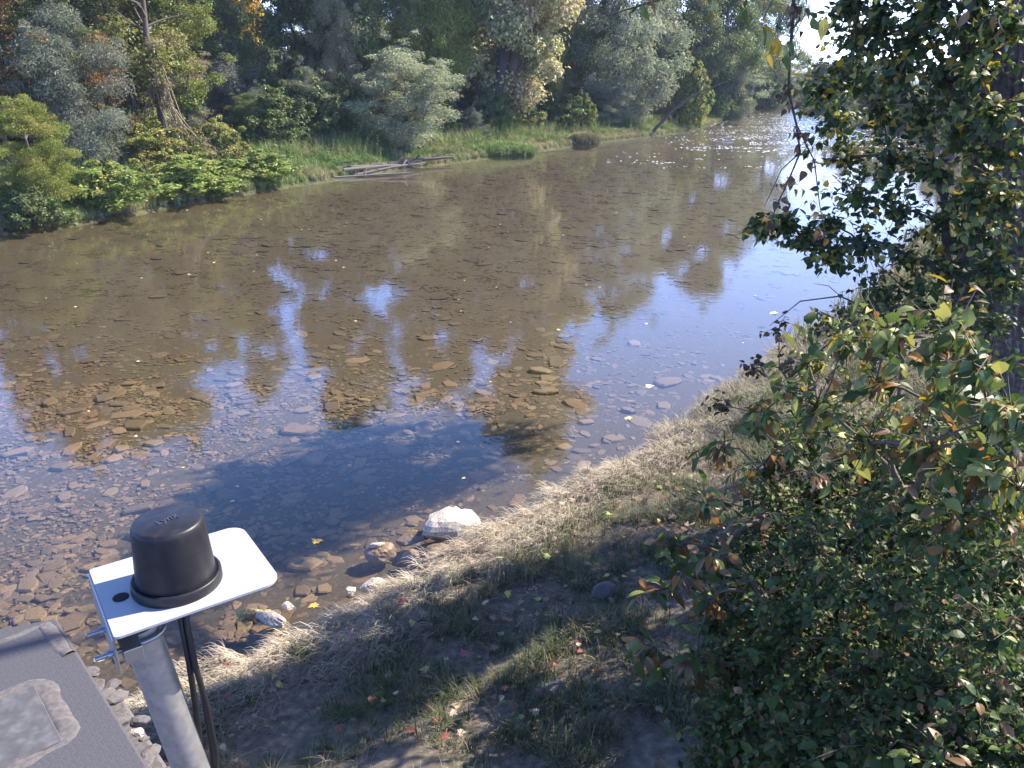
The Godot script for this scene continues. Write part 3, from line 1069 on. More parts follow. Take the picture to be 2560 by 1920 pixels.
	obj("dried_leaves", crown(cl, 900, 0.13, 0.07, [Color(0.24, 0.18, 0.12), Color(0.34, 0.27, 0.17), Color(0.17, 0.19, 0.08)], 0.6), M.tone, o).set_meta("kind", "stuff")
	# dead trunk leaning from the foot of the silvery willow
	var dt := Geo.new()
	dt.tube([Vector3(0, -0.3, 0), Vector3(2.2, 2.2, 0.4), Vector3(4.6, 3.9, 0.6), Vector3(7.6, 5.0, 0.6)], [0.17, 0.15, 0.11, 0.04], 8, Color(0.10, 0.08, 0.065), 0.1)
	dt.tube([Vector3(4.6, 3.9, 0.6), Vector3(5.2, 5.1, 0.6), Vector3(5.4, 6.0, 0.9)], [0.07, 0.05, 0.02], 6, Color(0.10, 0.08, 0.065))
	var lt := obj("leaning_trunk", dt.mesh(), M.dead_wood, self, Transform3D(Basis(), Vector3(14.6, far_ground(14.6, -89.5), -89.5)))
	tag(lt, "bare dead trunk leaning out over the water beside the silvery willow", "dead trunk")
	# two dark leaning trunks of the sycamore's neighbours
	for t in [[-4.4, -73.5, -2.2, 0.42, "left"], [-2.0, -74.5, 1.4, 0.5, "right"]]:
		var q := Geo.new()
		q.tube([Vector3(0, -0.3, 0), Vector3(-t[2] * -0.5, 3, 0), Vector3(t[2], 7, 0), Vector3(t[2] * 1.5, 13, 0)], [t[3] * 1.25, t[3], t[3] * 0.85, t[3] * 0.4], 10, Color(0.035, 0.03, 0.028), 0.08)
		var tn := obj("leaning_trunk", q.mesh(), M.bark, self, Transform3D(Basis(), Vector3(t[0], far_ground(t[0], t[1]), t[1])))
		tag(tn, "thick dark trunk leaning %s under the sycamore, %s of two" % [t[4], t[4]], "tree trunk")
	# sunlit lawn glimpsed through the trunks, and a pale shed
	var lawn := Scatter.new()
	var tm := tuft(14, 0.3, 0.03, 0.5, 0.25)
	for i in 1500:
		var x := rf(-14, 6)
		var z := rf(-106, -92)
		lawn.add(Transform3D(Basis(Vector3.UP, rf(0, TAU)), Vector3(x, far_ground(x, z), z)), Color(0.16, 0.24, 0.05) * rf(0.8, 1.3))
	var ln := lawn.node("lawn", tm, M.blade)
	tag(ln, "bright mown grass glimpsed between the trunks", "", "", "stuff")
	put(ln)
	var sh := thing("shed", "small pale shed glimpsed behind the sycamore trunks", "shed", Vector3(-1.5, far_ground(-1.5, -101), -101))
	g = Geo.new()
	g.box(Vector3(0, 1.4, 0), Vector3(2.2, 0, 0), Vector3(0, 1.6, 0), Vector3(0, 0, 1.8))
	obj("wall", g.mesh(), mat("shed_paint", lin(0.6, 0.66, 0.72), 0.7), sh)
	g = Geo.new()
	g.box(Vector3(0, 3.35, 1.0), Vector3(2.5, 0, 0), Vector3(0, 0.06, -0.03), Vector3(0, -0.45, 1.15))
	g.box(Vector3(0, 3.35, -1.0), Vector3(2.5, 0, 0), Vector3(0, 0.06, 0.03), Vector3(0, -0.45, -1.15))
	obj("roof", g.mesh(), mat("shed_roof", lin(0.2, 0.18, 0.2), 0.7), sh)
	g = Geo.new()
	g.box(Vector3(-0.6, 0.95, 1.83), Vector3(0.45, 0, 0), Vector3(0, 1.0, 0), Vector3(0, 0, 0.03))
	obj("door", g.mesh(), mat("shed_door", lin(0.3, 0.32, 0.36), 0.6), sh)
	var ra := thing("shed", "low shed whose lilac-grey roof shows through leaves above the rust-coloured brush", "shed", Vector3(-24.5, far_ground(-24.5, -66), -66))
	g = Geo.new()
	g.box(Vector3(0, 0.9, 0), Vector3(1.7, 0, 0), Vector3(0, 1.2, 0), Vector3(0, 0, 1.5))
	obj("wall", g.mesh(), M.shed_door, ra)
	g = Geo.new()
	g.box(Vector3(0, 2.35, 0), Vector3(2.0, 0, 0), Vector3(0, 0.06, 0.01), Vector3(0, -0.5, 1.9))
	obj("roof", g.mesh(), mat("lilac_roof", lin(0.34, 0.27, 0.3), 0.6), ra)

func far_bank_cover() -> void:
	var tm := [tuft(16, 0.45, 0.022, 0.6, 0.14), tuft(16, 0.95, 0.024, 0.6, 0.2)]
	var s := [Scatter.new(), Scatter.new()]
	for i in 60000:
		var k := rng.randi_range(60, fars.size() - 80)
		var e := pow(rng.randf(), 2.2) * 9.0 - 0.05
		var p: Vector2 = fars[k] + OUT_FAR * e + Vector2(rf(-0.4, 0.4), rf(-0.4, 0.4))
		if p.y > -30 or absf(p.x) > -p.y * 0.7 + 3:
			continue
		var n := bump.get_noise_2d(p.x * 5, p.y * 5 + 70)
		var col := Color(0.15, 0.24, 0.065).lerp(Color(0.40, 0.34, 0.20), clampf(0.25 + n * 0.9 + (0.3 if e < 0.6 else 0.0), 0, 1))
		if e > 1.6 and n > 0.35:
			continue
		var v := 0 if e < 2.5 else rng.randi() % 2
		s[v].add(Transform3D(Basis(Vector3.UP, rf(0, TAU)) * Basis.from_scale(Vector3.ONE * rf(0.6, 1.2) * (0.8 if e < 0.7 else 1.0)), Vector3(p.x, far_height(p, e) - 0.02, p.y)), col * rf(0.7, 1.3))
	for v in 2:
		var o: Node = s[v].node("far_bank_grass", tm[v], M.blade)
		tag(o, ["short green grass along the far waterline", "taller weeds and grass on the far bank"][v], "", "", "stuff")
		put(o)
	# broken water on the riffle
	var foam := Scatter.new()
	var fm := rock_mesh(71, Vector3(0.5, 0.12, 0.2), 3, 5)
	for i in 22000:
		var z := rf(-135, -56)
		var x := rf(2, 46)
		var p := Vector2(x, z)
		var n := bump.get_noise_2d(x * 3.0, z * 6.0) + 0.5 * bump.get_noise_2d(x * 14.0, z * 30.0 + 40.0)
		if n < 0.04 + 0.3 * smoothstep(-84.0, -58.0, z) or beyond(p, nears, OUT_NEAR) > -0.5 or beyond(p, fars, OUT_FAR) > -0.3 or x < (-z - 56.0) * 0.42 + rf(2.0, 14.0):
			continue
		var fs := rf(0.05, 0.2)
		foam.add(Transform3D(Basis(Vector3.UP, 0.65 + rf(-0.5, 0.5)) * Basis.from_scale(Vector3(fs * 1.6, fs * 0.8, fs)), Vector3(x, wave(p) + 0.005, z)), Color.WHITE)
	var fo := foam.node("white_water", fm, mat("foam", lin(0.75, 0.78, 0.8), 0.35))
	tag(fo, "white broken water sparkling on the shallow riffle upstream", "", "", "stuff")
	put(fo)
	# leafy weeds that fringe the far waterline
	var wm := [leafy_stalk(16, 0.9, 0.16), leafy_stalk(20, 1.3, 0.17), leafy_stalk(12, 0.6, 0.18)]
	var ws := [Scatter.new(), Scatter.new(), Scatter.new()]
	for i in 16000:
		var k := rng.randi_range(60, fars.size() - 90)
		var e := rf(0.25, 5.5)
		var p: Vector2 = fars[k] + OUT_FAR * e + Vector2(rf(-0.4, 0.4), rf(-0.4, 0.4))
		var n := bump.get_noise_2d(p.x * 8 + 500, p.y * 8)
		if p.y > -30 or absf(p.x) > -p.y * 0.7 + 3 or n < 0.02 + absf(e - 1.8) * 0.07:
			continue
		var v := rng.randi() % 3
		var c: Color = [Color(0.17, 0.24, 0.08), Color(0.25, 0.30, 0.12), Color(0.13, 0.20, 0.07), Color(0.33, 0.28, 0.16), Color(0.28, 0.19, 0.11)][rng.randi() % (5 if n > 0.3 else 3)]
		ws[v].add(Transform3D(Basis(Vector3.UP, rf(0, TAU)) * Basis.from_scale(Vector3.ONE * rf(0.6, 1.3)), Vector3(p.x, far_height(p, e) - 0.02, p.y)), c * rf(0.75, 1.25))
	for v in 3:
		var o: Node = ws[v].node("weeds", wm[v], M.leaf_weed)
		tag(o, "leafy weeds fringing the far waterline", "", "", "stuff")
		put(o)
	# grass-topped hummocks at the water's edge
	for t in [[-0.6, -66.6, 2.6, "bright green grassy hummock jutting into the water under the sycamore"], [6.6, -77.2, 1.5, "small straw-coloured hummock at the water's edge left of the silvery willow"]]:
		var h := thing("hummock", t[3], "hummock", Vector3(t[0], 0, t[1]))
		obj("soil", rock_mesh(int(t[2] * 10), Vector3(t[2], 0.7, t[2] * 0.6), 4), M.far_soil, h)
		var hs := Scatter.new()
		for i in 420:
			var d := Vector2(rf(-1, 1), rf(-1, 1))
			if d.length() > 1:
				continue
			hs.add(Transform3D(Basis(Vector3.UP, rf(0, TAU)) * Basis.from_scale(Vector3.ONE * 1.1), Vector3(d.x * t[2] * 1.02, 0.60 * sqrt(1.0 - d.length_squared()) - 0.05, d.y * t[2] * 0.62)), (Color(0.19, 0.27, 0.08) if t[2] > 2 else Color(0.24, 0.22, 0.12)) * rf(0.8, 1.3))
		h.add_child(hs.node("grass", tm[0], M.blade), true)
	# pale cobbles and driftwood on the far waterline
	var cob := Scatter.new()
	for i in 1600:
		var k := rng.randi_range(60, fars.size() - 90)
		var e := rf(-0.5, 0.5)
		var p: Vector2 = fars[k] + OUT_FAR * e
		var sz := rf(0.06, 0.28) * (1.0 if rng.randf() < 0.9 else 2.0)
		cob.add(Transform3D(Basis(Vector3.UP, rf(0, TAU)) * Basis.from_scale(Vector3(sz, sz * 1.4, sz)), Vector3(p.x, far_height(p, e) + 0.02, p.y)), Color(0.34, 0.29, 0.25) * rf(0.5, 1.3))
	var co := cob.node("cobbles", stones[3], M.slab)
	tag(co, "pale cobbles strewn along the far waterline", "", "", "stuff")
	put(co)
	var grey := Color(0.13, 0.11, 0.10)
	for t in [
		["long grey driftwood log lying along the water below the shaded hollow", Vector3(-14.2, 0.25, -51.2), Vector3(-8.6, 0.35, -54.4), 0.20, 0],
		["grey driftwood pole lying across the pile, pointing into the water", Vector3(-10.6, 0.3, -52.4), Vector3(-6.0, 0.25, -56.0), 0.12, 1],
		["bleached forked driftwood branch reaching furthest into the water", Vector3(-9.6, 0.1, -51.6), Vector3(-5.6, 0.55, -54.2), 0.10, 2],
		["thin pale driftwood stick lowest in the pile", Vector3(-10.8, 0.06, -50.6), Vector3(-6.4, 0.12, -52.6), 0.07, 3],
		["dark half-sunk driftwood log under the willow shrub", Vector3(-8.4, 0.2, -56.8), Vector3(-4.2, 0.4, -59.6), 0.16, 4]]:
		var g := Geo.new()
		var a: Vector3 = t[1]
		var b: Vector3 = t[2]
		var m := (a + b) * 0.5 + Vector3(rf(-0.2, 0.2), rf(0.0, 0.15), rf(-0.2, 0.2))
		var c := grey * (1.15 if t[4] in [2, 3] else (0.5 if t[4] == 4 else 1.0))
		g.tube([Vector3.ZERO, m - a, b - a], [t[3], t[3] * 0.8, t[3] * 0.45], 8, c, 0.12)
		for k in 2:
			var q := Vector3.ZERO.lerp(b - a, rf(0.3, 0.9))
			g.tube([q, q + Vector3(rf(-0.6, 0.9), rf(0.1, 0.5), rf(-0.9, 0.2)), q + Vector3(rf(0.2, 1.6), rf(0.1, 0.7), rf(-1.4, 0.5))], [t[3] * 0.5, t[3] * 0.35, 0.02], 5, c)
		var o := obj("driftwood", g.mesh(), M.dead_wood, self, Transform3D(Basis(), a))
		tag(o, t[0], "driftwood", "driftwood stranded below the shaded hollow")

func combed(blades: int, hgt: float, wid: float, spread: float, flat: float) -> ArrayMesh:  # long dry blades swept towards +x
	var g := Geo.new()
	for i in blades:
		var a := rf(0, TAU)
		var p := Vector3(cos(a), 0, sin(a)) * rf(0, spread)
		var yaw := rf(-0.75, 0.75)
		var d := Vector3(cos(yaw), 0, sin(yaw))
		var s := Vector3(-d.z, 0.3, d.x) * wid * 0.5 * rf(0.6, 1.3)
		var l := hgt * rf(0.5, 1.25)
		var rise := rf(0.25, 1.0) * (1.0 - flat)
		var col := Color.WHITE * rf(0.6, 1.25)
		var last := p
		var lw := s
		for k in range(1, 6):
			var t := k / 5.0
			var q := p + d * l * (t * 0.85) + Vector3(0, l * (rise * sin(t * 2.4) + 0.08 * t), 0) + Vector3(0, -0.25 * l * t * t, 0) * flat + Vector3(-d.z, 0, d.x) * sin(t * 3.0 + a) * l * 0.06
			var w := s * (1.0 - t * 0.85)
			if k < 5:
				g.quad(last - lw, last + lw, q + w, q - w, col)
			else:
				g.tri(last - lw, last + lw, q, col)
			last = q
			lw = w
	return g.mesh()

func near_bank_cover() -> void:
	var dry := [combed(14, 0.34, 0.009, 0.09, 0.55), combed(14, 0.42, 0.009, 0.10, 0.75), combed(12, 0.34, 0.008, 0.06, 0.1)]
	var fresh := [tuft(16, 0.15, 0.009, 1.1, 0.07), tuft(12, 0.10, 0.008, 0.8, 0.06), tuft(14, 0.2, 0.009, 0.9, 0.07)]
	var sd := [Scatter.new(), Scatter.new(), Scatter.new()]
	var sf := [Scatter.new(), Scatter.new(), Scatter.new()]
	var litter := [blade(0.07, 0.045, 4, 0.8, 0.3, 0.5), blade(0.05, 0.03, 4, 1.0, 0.5, 0.8), lobed(0.075, MAPLE)]
	var sl := [Scatter.new(), Scatter.new(), Scatter.new()]
	for i in 120000:
		var p := Vector2(rf(-5.5, 8.0), rf(-19, -3.2))
		var pr := Vector3(p.x, 0.7, p.y)
		if not in_view(pr, 0.06):
			continue
		var e := beyond(p, nears, OUT_NEAR)
		if e < -0.08 or e > 7.0:
			continue
		var pos := Vector3(p.x, near_height(p, e) - 0.01, p.y)
		var n := bump.get_noise_2d(p.x * 16, p.y * 16 + 30)
		var edge := clampf(1.0 - (e - 0.4) / 0.5 - n * 0.8, 0, 1)
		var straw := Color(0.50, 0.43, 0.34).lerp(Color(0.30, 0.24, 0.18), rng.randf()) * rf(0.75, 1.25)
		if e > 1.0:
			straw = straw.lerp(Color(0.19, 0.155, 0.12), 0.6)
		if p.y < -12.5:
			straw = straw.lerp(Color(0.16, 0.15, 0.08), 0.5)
		if rng.randf() < edge * 0.55 or rng.randf() < 0.26:
			var v := rng.randi() % 3
			var yaw := atan2(-0.8, -0.6) + rf(-0.55, 0.55) - (0.5 if e < 0.2 else 0.0)
			if p.y < -11.5:
				yaw = rf(0, TAU)
			var b := Basis(Vector3.UP, yaw) * Basis.from_scale(Vector3.ONE * rf(0.7, 1.15) * ((1.0 + n * 0.7) if e < 1.2 else 0.5))
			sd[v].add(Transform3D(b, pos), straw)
		elif e > 0.35:
			if rng.randf() < 0.3 + n * 1.0:
				var v := rng.randi() % 3
				var c := Color(0.05, 0.095, 0.03).lerp(Color(0.13, 0.14, 0.065), rng.randf()).lerp(Color(0.33, 0.26, 0.16), 0.8 if rng.randf() < 0.25 else 0.0)
				sf[v].add(Transform3D(Basis(Vector3.UP, rf(0, TAU)) * Basis.from_scale(Vector3.ONE * rf(0.6, 1.25)), pos), c * rf(0.8, 1.2))
			if rng.randf() < 0.5:
				var v := rng.randi() % 3
				var c: Color = [Color(0.26, 0.18, 0.11), Color(0.15, 0.09, 0.055), Color(0.38, 0.28, 0.19), Color(0.24, 0.11, 0.07), Color(0.4, 0.33, 0.12)][rng.randi() % 5]
				var t := Transform3D(Basis(unit(), rf(0, 0.7)) * Basis(Vector3.UP, rf(0, TAU)) * Basis.from_scale(Vector3.ONE * rf(0.3, 0.85)), pos + Vector3(0, rf(0.015, 0.05), 0))
				sl[v].add(t, c * rf(0.7, 1.2))
	for v in 3:
		var o: Node = sd[v].node("dry_grass", dry[v], M.blade)
		tag(o, "long straw-coloured dead grass matted along the near waterline", "", "", "stuff")
		put(o)
		o = sf[v].node("grass", fresh[v], M.blade)
		tag(o, "short green grass growing through the leaf litter on the near bank", "", "", "stuff")
		put(o)
		o = sl[v].node("leaf_litter", litter[v], M.tone)
		tag(o, "small brown dead leaves littering the near bank", "", "", "stuff")
		put(o)
	# single fallen leaves
	var kinds := [lobed(0.11, MAPLE), blade(0.10, 0.07, 6, 0.75, 0.25, 0.35), lobed(0.09, MAPLE)]
	var looks := [
		["pale tan leaf fallen on the near bank grass", lin(0.42, 0.31, 0.22)], ["yellow leaf fallen on the near bank grass", lin(0.52, 0.43, 0.10)],
		["rusty red leaf fallen on the near bank grass", lin(0.30, 0.09, 0.06)], ["yellow-green leaf fallen on the near bank grass", lin(0.30, 0.34, 0.08)], ["brown curled leaf fallen on the near bank grass", lin(0.22, 0.14, 0.09)]]
	for i in 5:
		mat("fallen_%d" % i, looks[i][1], 0.6, true, 0.3)
	var done := 0
	while done < 220:
		var p := Vector2(rf(-3.5, 2.6), rf(-10.5, -4.0))
		var e := beyond(p, nears, OUT_NEAR)
		if e < 0.15 or e > 4.2 or not in_view(Vector3(p.x, 0.8, p.y), -0.02):
			continue
		var k: int = [0, 0, 0, 4, 4, 4, 2, 2, 1, 3][rng.randi() % 10]
		var o := obj("fallen_leaf", kinds[rng.randi() % 3], M["fallen_%d" % k], self, Transform3D(Basis(unit(), rf(0, 0.5)) * Basis(Vector3.UP, rf(0, TAU)) * Basis.from_scale(Vector3.ONE * rf(0.6, 1.15)), Vector3(p.x, near_height(p, e) + rf(0.05, 0.12), p.y)))
		tag(o, looks[k][0], "leaf", "fallen leaves on the near bank")
		done += 1

const MAPLE := [[0.0, 0.0], [0.12, 0.02], [0.34, -0.06], [0.28, 0.12], [0.52, 0.32], [0.36, 0.36], [0.42, 0.60], [0.20, 0.52], [0.12, 0.78], [0.0, 1.0]]

func shore_rocks() -> void:
	mat("wet_rock", Color.WHITE, 0.6)
	M.wet_rock.albedo_color = lin(0.20, 0.135, 0.085)
	M.wet_rock.albedo_texture = M.slab.albedo_texture
	tri_map(M.wet_rock, 2.2)
	for t in [
		["big white boulder half out of the water against the near bank", Vector3(-0.84, 0.08, -9.93), Vector3(0.52, 0.24, 0.32), 83, 0.3, "pale_rock"],
		["long brown slab under water just left of the big white boulder", Vector3(-1.40, -0.07, -9.80), Vector3(0.30, 0.14, 0.14), 12, 0.5, "wet_rock"],
		["brown block under water in front of the big white boulder", Vector3(-0.95, -0.09, -9.40), Vector3(0.30, 0.16, 0.18), 23, 0.1, "wet_rock"],
		["small square brown block under water left of the submerged block", Vector3(-1.36, -0.10, -9.36), Vector3(0.13, 0.12, 0.11), 31, 0.2, "wet_rock"],
		["white angular rock on the shore among yellow leaves, largest of three", Vector3(-1.70, 0.10, -8.42), Vector3(0.17, 0.10, 0.11), 17, 0.3, "pale_rock"],
		["small white rock at the left of the shore's angular rock", Vector3(-1.98, 0.05, -8.40), Vector3(0.09, 0.06, 0.07), 19, 1.3, "pale_rock"],
		["pale wedge-shaped rock lying on the shallow stones by the leaf heap", Vector3(-2.80, 0.04, -7.84), Vector3(0.26, 0.10, 0.11), 27, -0.55, "pale_rock"],
		["rounded pale cobble beside the wedge-shaped rock", Vector3(-2.66, 0.06, -8.06), Vector3(0.09, 0.07, 0.07), 29, 0.0, "pale_rock"],
		["grey stone sunk in the grass below the leafy branch", Vector3(0.98, 0.93, -7.15), Vector3(0.15, 0.09, 0.11), 41, 0.4, "mortar"],
		["flat grey stone lying in the shaded grass near the bottom", Vector3(0.34, 0.97, -5.65), Vector3(0.17, 0.05, 0.12), 43, 0.2, "mortar"],
		["small pale stone in the dead grass below the shore rocks", Vector3(-1.83, 0.56, -6.45), Vector3(0.10, 0.06, 0.07), 47, 0.9, "mortar"]]:
		var o := obj("rock", rock_mesh(t[3], t[2], 9, 12), M[t[5]], self, Transform3D(Basis(Vector3.UP, t[4]), t[1]))
		tag(o, t[0], "rock")
	var b := thing("rock", "brown boulder with a dry white top just breaking the water", "rock", Vector3(-1.78, -0.10, -9.45))
	obj("boulder", rock_mesh(53, Vector3(0.24, 0.16, 0.20), 8, 12), M.wet_rock, b)
	obj("dry_top", rock_mesh(57, Vector3(0.12, 0.05, 0.07), 7), M.pale_rock, b, Transform3D(Basis(), Vector3(-0.04, 0.13, 0.0)))

func sun_clear(c: Vector3, from: Vector3, r: float) -> bool:  # whether a clump leaves that point in the sun
	var d := c - from
	return (d - SUN * d.dot(SUN)).length() > r

func big_tree() -> void:
	var o := thing("big_tree", "big dark-barked tree leaning over the right bank with backlit yellow-green leaves", "tree", Vector3(6.1, 1.6, -9.35))
	var g := Geo.new()
	var f := FastNoiseLite.new()
	f.seed = 77
	f.frequency = 1.0
	var rings := []
	for i in 136:
		var y := i * 0.1
		var axis := Vector3(5.95 - 0.035 * y, 1.3 + y, -9.35 - 0.055 * y) - o.position
		var r := 0.55 - 0.015 * y + 0.22 * exp(-y / 0.5)
		var ring := []
		for k in 145:
			var a := TAU * (k % 144) / 144
			var d := Vector3(cos(a), 0, sin(a))
			var n := absf(f.get_noise_3d(d.x * 9.0, y * 0.8, d.z * 9.0)) + 0.5 * absf(f.get_noise_3d(d.x * 20.0, y * 2.6 + 50, d.z * 20.0))
			ring.append(axis + d * (r + 0.15 * n - 0.05))
		rings.append(ring)
	for i in 135:
		for k in 144:
			g.quad(rings[i][k], rings[i + 1][k], rings[i + 1][k + 1], rings[i][k + 1])
	mat("big_bark", Color.WHITE, 0.95)
	M.big_bark.albedo_texture = noise_tex(512, 0.02, [[0.0, 0.04, 0.028, 0.022], [0.5, 0.11, 0.08, 0.062], [1.0, 0.24, 0.19, 0.155]], 5, FastNoiseLite.TYPE_SIMPLEX_SMOOTH, 61)
	tri_map(M.big_bark, 1.2)
	var st := SurfaceTool.new()
	st.create_from(g.mesh(), 0)
	st.index()
	st.generate_normals()
	obj("trunk", st.commit(), M.big_bark, o)
	# the boughs overhead, with sunny gaps between them
	var canopy := []
	var tries := 0
	var strip := 0
	while canopy.size() < 330 and tries < 20000:
		tries += 1
		var c := Vector3(rf(-4, 16), rf(7.6, 15.5), rf(-21, -1))
		if Vector2(c.x - 5.8, c.z + 9.8).length() > 10.0 - (c.y - 9.0) * 0.4:
			continue
		if (c.y - 0.9 - 6.0) < 0.085 * -c.z:
			continue
		var t := (c.y - 0.4) / SUN.y
		var q := Vector2(c.x - SUN.x * t, c.z - SUN.z * t)
		var e := beyond(q, nears, OUT_NEAR)
		var over_water := e > -4.7 + rf(-0.9, 0.5) and e < -2.3 + rf(-0.3, 0.6) and q.x > -4.2
		if not (over_water or e > 1.2 and rng.randf() < 0.7) or (not over_water and canopy.size() - strip > 140):
			continue
		var q3 := c - SUN * ((c.y - 3.0) / SUN.y)
		if q3.x > 0.8 and q3.x < 4.2 and q3.z > -8.0 and q3.z < -1.5 and rng.randf() < 0.93:
			continue
		if not sun_clear(c, Vector3(-0.55, 5.2, -1.15), 1.7) or not sun_clear(c, Vector3(2.7, 4.1, -5.6), 1.3) or not sun_clear(c, Vector3(2.9, 4.1, -4.4), 1.2):
			continue
		canopy.append([c - o.position, rf(0.6, 0.95)])
		strip += 1 if over_water else 0
	g = Geo.new()
	var list := []
	var flat_ := canopy.map(func(k): return [k[0].x, k[0].y, k[0].z, k[1]])
	spray(flat_, 14, 13, 0.11, list, g, 3, 0)
	var trunk := [Vector3(0, 2.0, 0), Vector3(-0.15, 5.2, -0.3), Vector3(-0.3, 8.0, -0.45), Vector3(-0.4, 11.0, -0.6)]
	obj("bough", skeleton(trunk, canopy, 0.22, Color(0.07, 0.055, 0.045)), M.bark, o)
	# the low boughs that reach out beside the trunk
	var mass := [[3.71, 6.60, -9.00, 0.60], [4.14, 6.56, -9.00, 0.60], [4.75, 6.46, -9.50, 0.60], [3.71, 6.41, -9.50, 0.45], [3.72, 5.99, -9.50, 0.50], [3.95, 6.04, -9.00, 0.60], [4.44, 5.99, -9.00, 0.60], [3.67, 5.84, -10.00, 0.40], [3.78, 5.48, -10.00, 0.45], [4.10, 5.56, -9.50, 0.60], [4.38, 5.53, -9.00, 0.60], [4.79, 5.44, -9.00, 0.50], [4.00, 5.06, -10.00, 0.40], [4.28, 5.06, -9.50, 0.55], [4.57, 5.01, -9.00, 0.55], [3.98, 4.64, -9.50, 0.45], [4.34, 4.53, -9.20, 0.55], [4.77, 4.51, -9.00, 0.55], [3.51, 4.41, -9.00, 0.35], [3.27, 4.26, -9.00, 0.22], [3.90, 4.21, -9.00, 0.45], [4.44, 4.05, -9.00, 0.55], [4.98, 3.94, -9.00, 0.55], [3.53, 4.12, -8.80, 0.28], [4.34, 3.62, -9.20, 0.45], [4.75, 3.51, -9.00, 0.50], [5.01, 3.52, -8.60, 0.50], [4.98, 4.43, -8.60, 0.40], [4.90, 5.24, -8.60, 0.35], [4.69, 6.04, -8.60, 0.45], [2.74, 4.42, -9.00, 0.16], [2.99, 4.43, -9.00, 0.20], [3.27, 6.64, -8.60, 0.40], [3.66, 6.42, -8.80, 0.40], [3.78, 6.28, -8.40, 0.45], [3.93, 6.59, -8.20, 0.45], [4.27, 6.20, -8.20, 0.45], [4.22, 6.54, -8.00, 0.40], [4.23, 6.36, -7.60, 0.35], [4.53, 5.67, -8.00, 0.30], [4.78, 4.90, -8.00, 0.28], [4.62, 4.87, -8.20, 0.30], [4.80, 4.17, -8.00, 0.35], [4.95, 4.03, -7.80, 0.30]]
	var low := []
	for k in mass:
		k[0] -= o.position.x
		k[1] -= o.position.y
		k[2] -= o.position.z
		low.append([Vector3(k[0], k[1], k[2]), k[3]])
	obj("low_bough", skeleton([Vector3(0, 0.3, 0), Vector3(-0.1, 2.4, -0.1), Vector3(-0.2, 4.4, -0.3)], low, 0.07, Color(0.06, 0.05, 0.045)), M.bark, o)
	spray(mass, 17, 12, 0.10, list, g, 3, 0, 0.2, Vector2(0.55, 1.15))
	obj("twig", g.mesh(), M.bark, o).set_meta("kind", "stuff")
	var meshes := [blade(0.10, 0.085, 5, 0.62, 0.2, 0.25, 0.06), blade(0.09, 0.075, 5, 0.65, 0.3, 0.4, 0.06), blade(0.11, 0.08, 5, 0.7, 0.12, 0.15, 0.06)]
	plant_leaves_at(o, list, meshes, 300)

func plant_leaves_at(o: Node3D, list: Array, meshes: Array, single: int) -> void:  # leaves given in the thing's own axes
	at_thing = o.position
	plant_leaves(o, list, meshes, single)
	at_thing = Vector3.ZERO

var at_thing := Vector3.ZERO

